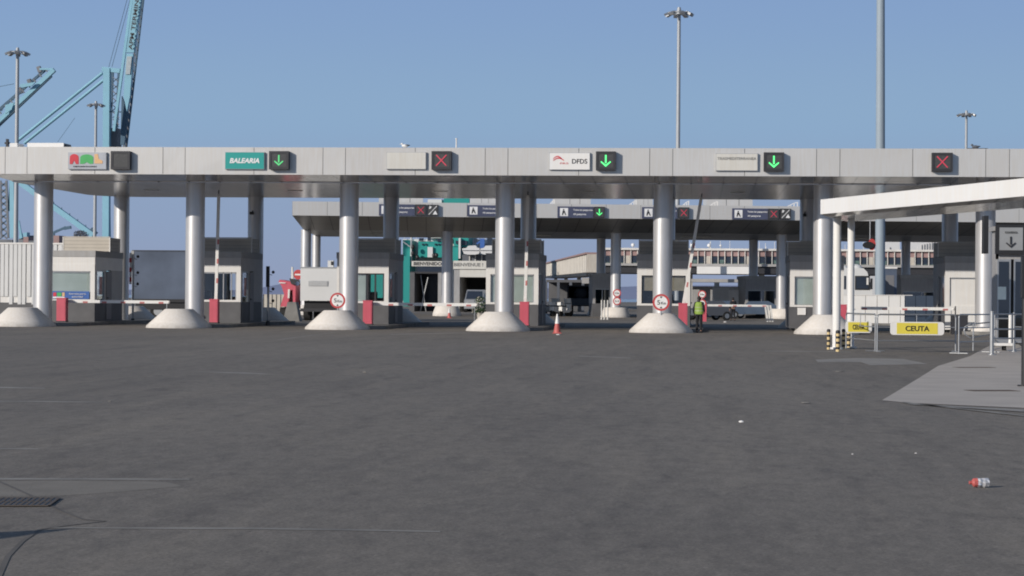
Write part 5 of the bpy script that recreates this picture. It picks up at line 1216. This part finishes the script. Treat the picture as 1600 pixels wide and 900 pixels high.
t.name = 'barrier_gate'
X_0 = W(1104, 477, 143); X_1 = W(1198, 478, 143); b = MB(); b.bar((X_0.x, 143, X_0.z), (X_1.x, 143, X_0.z), .06, .14, MT['white']); b.build('boom', t, world=True)
for k in range(4): x = X_0.x+.8+k*1.0; b = MB(); b.box(x, x+.25, 142.96, 142.97, X_0.z-.06, X_0.z+.02, MT['redband']); b.build('band', t, world=True)
b = MB(); b.box(X_0.x-.35, X_0.x, 142.9, 143.3, 0, 1.25, MT['red']); b.build('cabinet', t, world=True)
car(1108, 480, 152, .5, MT['hullgrey'], 'dark grey car beyond the person in the yellow vest', 3.2)

# right: white panel wall, lorry, oval sign, second white ferry deck
Y = 131
t = PB('panel_wall', 'long low white panelled wall behind the lowered boom at the right', 'wall', Y, 1400, 480)
X_0 = W(1316, 480, Y).x; X_1 = W(1425, 480, Y).x; Z1 = W(1400, 462, Y).z
b = MB(); b.box(X_0, X_1, Y, Y+.3, .12, Z1, MT['whiteb']); b.box(X_0-.03, X_1+.03, Y-.03, Y+.33, Z1, Z1+.05, MT['white'])
for k in range(7): x = X_0+k*(X_1-X_0)/6; b.box(x-.012, x+.012, Y-.004, Y, .12, Z1, MT['gap'])
b.box(X_0, X_1, Y-.015, Y-.003, .62, .66, MT['coping']); b.build('panel', t, world=True)
b = MB(); b.box(X_0-.2, X_1+.2, Y-.5, Y+.6, 0, .12, MT['kerb']); b.build('base', t, world=True)
t = PB('panel_wall', 'shaded blue-grey stretch of panelled wall between the white wall and the last booth', 'wall', 121, 1450, 480)
X_0, X_1, Z1 = W(1414, 480, 121).x, W(1480, 480, 121).x, W(1440, 462, 121).z
b = MB(); b.box(X_0, X_1, 121, 121.3, .12, Z1, MT['whiteb'])
for k in range(5): x = X_0+k*(X_1-X_0)/4; b.box(x-.012, x+.012, 120.996, 121, .12, Z1, MT['gap'])
b.box(X_0, X_1, 120.985, 120.997, .62, .66, MT['coping']); b.build('panel', t, world=True)
b = MB(); b.box(X_0-.1, X_1+.2, 120.7, 121.6, 0, .12, MT['kerb']); b.build('base', t, world=True)
Y = 139
t = PB('white_lorry', 'white lorry with dark side window behind the white panel wall', 'lorry', Y, 1340, 480)
X_0, X_1, _, Z1 = pxr(1312, 419, 1363, 480, Y); 
b = MB(); b.plate([(X_0, .8), (X_1, .8), (X_1, Z1-1.5), (X_1-.35, Z1-.25), (X_1-.6, Z1), (X_0, Z1)], Y, 2.4, MT['lorrywhite']); b.build('cab', t, world=True)
b = MB(); pxbox(b, 1318, 431, 1322, 452, Y-.02, .015, MT['win']); b.build('window', t, world=True)
b = MB(); pxbox(b, 1336, 431, 1359, 453, Y-.03, .015, MT['black']); pxbox(b, 1338, 433, 1357, 451, Y-.04, .008, MT['dglassw'] if 'dglassw' in MT else MT['win']); b.build('window', t, world=True)
b = MB(); c = W(1345, 412, Y+.8); b.sphere((c.x-.3, Y+1, Z1-.05), .34, MT['lorrywhite'], sx=1.3, sy=1, sz=1); b.sphere((c.x-1.1, Y+1, Z1-.1), .3, MT['lorrywhite'], sx=1.1); b.build('air_deflector', t, world=True)
b = MB(); pxbox(b, 1360, 435, 1363.5, 452, Y-.3, .15, MT['black']); pxbox(b, 1354, 434, 1357, 445, Y-.06, .012, MT['white']); b.build('mirror', t, world=True)
for x in (X_0+.4, X_1-.7): b = MB(); b.tube((x, Y+.1, .5), (x, Y+.5, .5), .5, MT['tyre'], n=24); b.build('wheel', t, world=True)
t = PB('blue_grey_hut', 'blue-grey shaded hut with white cap right of the thick mast', 'hut', 142, 1392, 480)
b = MB(); X_0, X_1, _, Z1 = pxr(1380, 417, 1401, 470, 142); b.box(X_0, X_1, 142, 144, 0, Z1-.12, MT['curtain']); b.build('wall', t, world=True); b = MB(); b.box(X_0, X_1+.03, 141.95, 144.05, Z1-.12, Z1, MT['white']); b.build('roof', t, world=True); b = MB(); pxbox(b, 1384, 430, 1397, 460, 141.98, .018, MT['door']); b.build('door', t, world=True)
c = W(1357, 383, 120); t = thing('oval_sign', 'dark oval sign hanging in front of the terminal windows', 'sign', (c.x, 120, c.z)); b = MB(); b.plate([(c.x+.33*math.cos(2*PI*k/24), c.z+.2*math.sin(2*PI*k/24)) for k in range(24)], 120, .06, MT['black']); b.build('disc', t, world=True)
b = MB(); b.plate([(c.x+.2+.22*math.cos(2*PI*k/20), c.z+.04+.33*math.sin(2*PI*k/20)) for k in range(20)], 120.1, .05, MT['redsign']); b.build('back_disc', t, world=True); b = MB(); b.tube((c.x+.1, 120.2, c.z), (c.x+.1, 120.2, c.z+3.2), .03, MT['galv']); b.build('hanger', t, world=True)
Y = 300
t = PB('white_ferry', 'white ferry deckhouse rising behind the terminal roof at the right', 'ferry', Y, 1430, 450)
def rbox(b, x0, y0, x1, y1, Y, dy, m, r=2.5):
    pts = []
    for cx_, cy_, a0 in ((x1-r, y0+r, 0), (x0+r, y0+r, 90), (x0+r, y1-r, 180), (x1-r, y1-r, 270)):
        for k in range(5): a_ = math.radians(a0+22.5*k); pts.append((cx_+r*math.cos(a_), cy_-r*math.sin(a_)))
    pxplate(b, pts, Y, dy, m)
b = MB(); rbox(b, 1378, 377, 1406, 394, Y, 8, MT['hullwhite']); rbox(b, 1419, 377, 1476, 402, Y, 8, MT['hullwhite']); b.build('deckhouse', t, world=True)
b = MB(); pxbox(b, 1370, 392, 1500, 470, Y+1, 20, MT['hullwhite']); b.build('hull', t, world=True)
b = MB(); 
for k in range(8): pxbox(b, 1440+k*4, 382-k*.8, 1440.5+k*4, 392, Y-.2, .15, MT['trim'])
pxbox(b, 1390, 386, 1391, 392, Y-.2, .15, MT['trim']); b.build('railing', t, world=True)
# white angular structure seen between canopy and shelter, far right
t = PB('ship_bridge_wing', 'white ship structure with dark glazing seen between the canopy and the shelter roof', 'ship', 310, 1580, 430)
b = MB(); pxplate(b, [(1556, 320), (1572, 318), (1640, 312), (1640, 318), (1578, 329), (1557, 329)], 310, 6, MT['hullwhite']); pxplate(b, [(1580, 328), (1640, 318), (1640, 470), (1570, 470), (1570, 331)], 311, 6, MT['hullgrey']); b.build('hull', t, world=True)
b = MB(); pxbox(b, 1559, 322, 1570, 326, 309.8, .15, MT['win']); b.build('window', t, world=True)

# ------------------------------------------------------------------ cranes
def V(px, py, Y): return W(px, py, Y)
Y = 560
t = PB('gantry_crane', 'light blue port crane with raised boom lettered APM TERMINALS', 'crane', Y, 168, 450)
def ptube(b, p, q, wpx, m, Y=Y, sq=True, dy=0):
    s = Y/FPX*wpx; a_, c_ = V(*p, Y+dy), V(*q, Y+dy)
    if sq: b.bar(a_, c_, s, s, m, up=(0, 1, 0))
    else: b.tube(a_, c_, s/2, m, n=10)
b = MB(); ptube(b, (167.5, 107), (165.5, 470), 10.5, MT['crane']); b.build('leg', t, world=True)
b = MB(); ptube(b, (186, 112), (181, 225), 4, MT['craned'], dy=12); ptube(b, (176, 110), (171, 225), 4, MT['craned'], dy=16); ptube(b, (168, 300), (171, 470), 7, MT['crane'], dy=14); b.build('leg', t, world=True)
b = MB(); ptube(b, (160, 108), (188, 111), 7, MT['crane']); ptube(b, (163, 174), (189, 175), 2, MT['craned']); ptube(b, (161, 302), (172, 302), 5, MT['crane']); b.build('portal_beam', t, world=True)
b = MB(); ptube(b, (160, 114), (25, 222), 5, MT['crane'], sq=False); ptube(b, (162, 125), (38, 224), 5, MT['crane'], sq=False, dy=10); b.build('back_stay', t, world=True)
b = MB(); ptube(b, (30, 284), (146, 368), 8.5, MT['crane']); ptube(b, (142, 358), (150, 366), 7, MT['craned']); b.build('diagonal_brace', t, world=True)
for k in range(9):
    x, y = 34+k*12.5, 284+k*9
    b = MB(); ptube(b, (x, y), (x, y-5), 1, MT['craned']); b.build('walkway_post', t, world=True)
# raised boom
b = MB(); ptube(b, (206, -2), (188, 132), 4.2, MT['crane'], dy=-4); ptube(b, (188, 132), (178, 205), 4.2, MT['crane'], dy=-4); ptube(b, (210, -40), (206, -2), 4.2, MT['crane'], dy=-4)
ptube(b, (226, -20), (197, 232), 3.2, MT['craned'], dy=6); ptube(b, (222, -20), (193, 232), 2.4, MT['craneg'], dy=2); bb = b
b = MB(); pxplate(b, [(210, -20), (223, -20), (209, 82), (197, 82)], Y-6, 1.2, MT['crane'])
pxplate(b, [(197, 84), (208, 84), (203, 150), (198, 174), (193, 150)], Y-6, 1.2, MT['crane']); pxplate(b, [(190, 150), (200, 176), (194, 226), (188, 226)], Y-2, 1.0, MT['craned']); b.build('boom_plate', t, world=True)
MT['pinkish'] = mat('faded_logo', (.36, .42, .45), .6); b = MB(); pxplate(b, [(198, 88), (206, 88), (203, 116), (196, 116)], Y-6.3, .2, MT['pinkish']); b.build('faded_mark', t, world=True)
a0 = V(203.5, 78, Y-7); a1 = V(217, -22, Y-7)
ang = math.atan2(a1.z-a0.z, a1.x-a0.x)
cc = (a0+a1)/2; text('APM TERMINALS', (a1-a0).length, 1.15, MT['ink'], t, cc, roll=ang, bold=.03)
b = MB()
for k in range(18):
    f = k/17; x0, y0 = 205-22*f, 10+210*f; ptube(b, (x0+14-2*f, y0), (x0+18-3*f, y0+8), 1.4, MT['craneg'], dy=3)
for k in range(10): y = 120+k*11; ptube(b, (176, y), (186, y+9), 1.2, MT['craneg'], dy=8); ptube(b, (186, y), (176, y+9), 1.2, MT['craned'], dy=8)
bb.merge(b); bb.build('boom', t, world=True)
b = MB(); pxplate(b, [(171, 200), (183, 200), (184, 232), (170, 232)], Y+2, 4, MT['craneg']); b.build('machinery_house', t, world=True)
b = MB(); ptube(b, (170, 105), (200, -6), .7, MT['craned']); ptube(b, (175, 104), (203, 0), .7, MT['craned']); ptube(b, (90, 222), (117, 184), .5, MT['craned']); b.build('cable', t, world=True)
Y = 640
t = PB('gantry_crane', 'second blue crane with boom pointing up right at the left edge', 'crane', Y, 10, 450)
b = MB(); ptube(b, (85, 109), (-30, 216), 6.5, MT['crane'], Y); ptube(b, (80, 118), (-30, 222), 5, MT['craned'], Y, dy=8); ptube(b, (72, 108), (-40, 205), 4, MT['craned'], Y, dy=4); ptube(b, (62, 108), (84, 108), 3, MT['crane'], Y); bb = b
b = MB()
for k in range(12): x = 74-k*9; y = 112+k*8.2; ptube(b, (x, y), (x-4, y-5), 2, MT['craneg'], Y); ptube(b, (x-4, y-5), (x-9, y+4), 1.6, MT['craned'], Y)
for x, y in ((60, 104), (45, 124), (30, 137)): ptube(b, (x, y), (x+3, y+9), 6, MT['craneg'], Y, dy=2)
bb.merge(b); bb.build('boom', t, world=True)
b = MB(); pxplate(b, [(8, 164), (22, 160), (18, 171), (8, 178)], Y-2, .5, MT['crane']); pxplate(b, [(30, 132), (55, 128), (50, 134), (33, 137)], Y-2, .5, MT['crane']); b.build('walkway', t, world=True)
b = MB(); ptube(b, (19, 282), (20, 372), 7, MT['crane'], Y); ptube(b, (20, 282), (17, 330), 8, MT['craned'], Y, dy=3); bb = b
b = MB()
for k in range(9): y = 284+k*10; ptube(b, (0, y), (11, y+9), 2, MT['craneg'], Y); ptube(b, (11, y), (0, y+9), 2, MT['craned'], Y)
ptube(b, (1, 282), (2, 372), 2.5, MT['craneg'], Y); ptube(b, (10, 282), (13, 372), 3, MT['craneg'], Y); bb.merge(b); bb.build('leg', t, world=True)
b = MB(); ptube(b, (-10, 376), (20, 377), 5, MT['craneg'], Y); pxplate(b, [(30, 365), (42, 363), (42, 372), (30, 373)], Y, 3, MT['crane']); ptube(b, (29, 345), (34, 372), 3, MT['crane'], Y); pxplate(b, [(30, 368), (52, 368), (52, 380), (30, 380)], Y+3, 4, MT['craneg']); b.build('base_frame', t, world=True)
b = MB(); ptube(b, (-5, 136), (22, 131), .8, MT['craned'], Y); b.build('cable', t, world=True)
t = PB('small_crane', 'small dark crane arm between the first column and the roof box', 'crane', 480, 95, 400)
b = MB(); ptube(b, (80, 365), (103, 355), 3.5, MT['craned'], 480); ptube(b, (100, 357), (111, 355), 4.5, MT['craned'], 480); b.build('arm', t, world=True)
b = MB(); ptube(b, (84, 362), (86, 440), 3, MT['craned'], 480); pxplate(b, [(83, 374), (92, 374), (92, 379), (83, 379)], 480, 2, MT['craneg']); b.build('mast', t, world=True)
t = PB('distant_tree', 'small bare bushy tree top above the first booth', 'tree', 300, 126, 400)
random.seed(2); b = MB(); cx_, cz_ = W(126, 366, 300).x, W(126, 366, 300).z
for k in range(700):
    a_ = random.uniform(0, 2*PI); r = random.random()**.5; c = Vector((cx_+1.0*r*math.cos(a_), 300+random.uniform(-1, 1), cz_+.75*r*math.sin(a_)-.2)); e1 = Vector([random.uniform(-1, 1) for _ in range(3)]).normalized()*.14; e2 = e1.orthogonal().normalized()*.05
    b.add([c-e1, c-e2, c+e1, c+e2], [(0, 1, 2, 3)], MT['craneg'])
b.build('crown', t, world=True); b = MB(); b.tube((cx_, 300, 0), (cx_, 300, cz_), .22, MT['craneg'], .08); b.build('trunk', t, world=True)
t = PB('container_stack', 'distant stack of grey and brown cargo behind the ribbed fence', 'containers', 420, 40, 430)
b = MB()
for x0, y0, x1, m in ((28, 374, 36, 'craneg'), (36, 370, 44, 'maroon'), (44, 376, 53, 'craneg'), (83, 368, 92, 'maroon'), (56, 378, 80, 'craneg')): pxbox(b, x0, y0, x1, 465, 420, 6, MT[m])
b.build('containers', t, world=True)

# ------------------------------------------------------------------ people
def skin_mesh(name, verts, edges, radii, m, parent, sub=2, root=0):
    me = bpy.data.meshes.new(name); me.from_pydata(verts, edges, []); o = bpy.data.objects.new(name, me); C.objects.link(o)
    md = o.modifiers.new('skin', 'SKIN'); md.use_smooth_shade = True
    for i, r in enumerate(radii):
        rr = r if isinstance(r, tuple) else (r, r)
        me.skin_vertices[0].data[i].radius = rr; me.skin_vertices[0].data[i].use_root = (i == root)
    s = o.modifiers.new('sub', 'SUBSURF'); s.levels = sub; s.render_levels = sub
    bpy.context.view_layer.update()
    em = bpy.data.meshes.new_from_object(o.evaluated_get(bpy.context.evaluated_depsgraph_get()))
    bpy.data.objects.remove(o); em.materials.clear(); em.materials.append(m)
    for p in em.polygons: p.use_smooth = True
    r = bpy.data.objects.new(name, em); C.objects.link(r); r.parent = parent; return r
def person(loc, rz, h, label, vest, cat='person', step=.12):
    t = thing('person', label, cat, loc, rz); k = h/1.7
    J = {}
    vs = []; ra = []; ed = []
    def add(nm, p, r, par=None):
        J[nm] = len(vs); vs.append([c*k for c in p]); ra.append(tuple(x*k for x in r) if isinstance(r, tuple) else r*k)
        if par: ed.append((J[par], J[nm]))
    add('pel', (0, 0, .93), (.14, .10)); add('waist', (0, 0, 1.08), (.12, .09), 'pel'); add('chest', (0, -.01, 1.27), (.15, .105), 'waist'); add('nb', (0, 0, 1.41), (.06, .055), 'chest')
    add('neck', (0, -.01, 1.47), .048, 'nb'); add('head', (0, -.03, 1.56), (.072, .085), 'neck'); add('top', (0, -.02, 1.65), (.06, .07), 'head')
    for s, n_ in ((-1, 'l'), (1, 'r')):
        el = (.245*s, .03, 1.10) if n_ == 'r' else (.235*s, .02, 1.12); wr = (.20*s, -.16, .99) if n_ == 'l' else (.25*s, -.04, .88)
        add('sh'+n_, (.165*s, 0, 1.37), .055, 'chest'); add('el'+n_, el, .04, 'sh'+n_); add('wr'+n_, wr, .027, 'el'+n_)
        wv = Vector(wr); dv = (wv-Vector(el)).normalized(); sd_ = Vector((0, 1, 0)) if n_ == 'r' else Vector((0, 0, 1))
        pm = wv+dv*.07; add('pm'+n_, pm, (.03, .016), 'wr'+n_)
        for f in range(4):
            o_ = sd_*(.024*(f-1.5)); l_ = (.062, .075, .07, .055)[f]
            add('f%d'%f+n_, pm+o_+dv*.03, .009, 'pm'+n_); add('g%d'%f+n_, pm+o_+dv*(.03+l_*.5)+Vector((-s*.01, 0, 0)), .008, 'f%d'%f+n_); add('h%d'%f+n_, pm+o_+dv*(.03+l_)+Vector((-s*.025, 0, -.005)), .007, 'g%d'%f+n_)
        th = wv+dv*.03-sd_*.03; add('t0'+n_, th, .011, 'wr'+n_); add('t1'+n_, th+dv*.04-sd_*.015, .009, 't0'+n_)
        y0 = -step*.5*s; add('hp'+n_, (.085*s, 0, .86), .085, 'pel'); add('kn'+n_, (.10*s, y0*.4-.02, .48), .055, 'hp'+n_); add('an'+n_, (.12*s, y0, .09), .038, 'kn'+n_); add('to'+n_, (.14*s, y0-.15, .03), (.04, .025), 'an'+n_)
    body = skin_mesh('body', vs, ed, ra, MT['skin'], t)
    # trousers
    tv = [(0, 0, .95*k), (-.088*k, 0, .84*k), (-.10*k, step*.2*k-.02, .48*k), (-.12*k, step*.5*k, .10*k), (.088*k, 0, .84*k), (.10*k, -step*.2*k-.02, .48*k), (.12*k, -step*.5*k, .10*k)]
    skin_mesh('trousers', tv, [(0, 1), (1, 2), (2, 3), (0, 4), (4, 5), (5, 6)], [(.155*k, .12*k), .098*k, .072*k, .062*k, .098*k, .072*k, .062*k], MT['cloth'], t)
    for s in (-1, 1): 
        b = MB(); y0 = -step*.5*s*k; b.sphere((.13*s*k, y0-.06, .05), .055, MT['black'], sx=.85, sy=2.4, sz=.85); b.build('shoe', t)
    # jacket with sleeves
    jv = [(0, 0, .96*k), (0, 0, 1.1*k), (0, -.01, 1.28*k), (0, 0, 1.42*k)]; je = [(0, 1), (1, 2), (2, 3)]; jr = [(.19*k, .15*k), (.18*k, .145*k), (.21*k, .155*k), (.09*k, .085*k)]
    for s, n_ in ((-1, 'l'), (1, 'r')):
        i = len(jv); jv += [(.175*s*k, 0, 1.36*k), tuple(vs[J['el'+n_]]), tuple(vs[J['wr'+n_]])]; je += [(2, i), (i, i+1), (i+1, i+2)]; jr += [.09*k, .066*k, .045*k]
    skin_mesh('jacket', jv, je, jr, MT['cloth'], t)
    if vest:
        b = MB(); pr = [(.195, .86), (.205, .94), (.19, 1.1), (.195, 1.22), (.198, 1.32), (.16, 1.40), (.09, 1.45)]
        b.lathe([(r*k, z*k) for r, z in pr], MT['vest'], n=28)
        for v in b.v: v.y *= .80; v.x *= 1.08
        vo = b.build('vest', t)
        b = MB(); b.lathe([(.202*k, 1.0*k), (.198*k, 1.05*k)], MT['vestband'], n=28); b.lathe([(.198*k, 1.16*k), (.199*k, 1.20*k)], MT['vestband'], n=28)
        for v in b.v: v.y *= .80; v.x *= 1.08
        b.build('reflective_band', vo)
    # face and hair
    b = MB(); b.sphere((0, .005, 1.60*k), .098*k, MT['hair'], sx=.92, sy=1.0, sz=1.12)
    for v in b.v:
        if v.y < -.035*k and v.z < 1.64*k: v.y = -.035*k
    if vest: b.sphere((0, .075*k, 1.47*k), .06*k, MT['hair'], sx=1.1, sy=.6, sz=2.0)
    b.build('hair', t)
    b = MB()
    for s in (-1, 1): b.sphere((.032*s*k, -.105*k, 1.585*k), .011*k, MT['ink'])
    b.sphere((0, -.122*k, 1.555*k), .014*k, MT['skin'], sz=1.6); b.box(-.025*k, .025*k, -.113*k, -.100*k, 1.508*k, 1.518*k, MT['redband']); b.build('face', t)
    return t
p = G(1092, 520); person((p.x, p.y, 0), PI-.35, 1.66, 'person seen from behind in yellow-green vest and black trousers beside the leaning boom', True)
p = W(1145.5, 480, 150); person((p.x, 150, 0), PI+.4, 1.66, 'distant person in black clothes standing at the lowered inner boom', False)
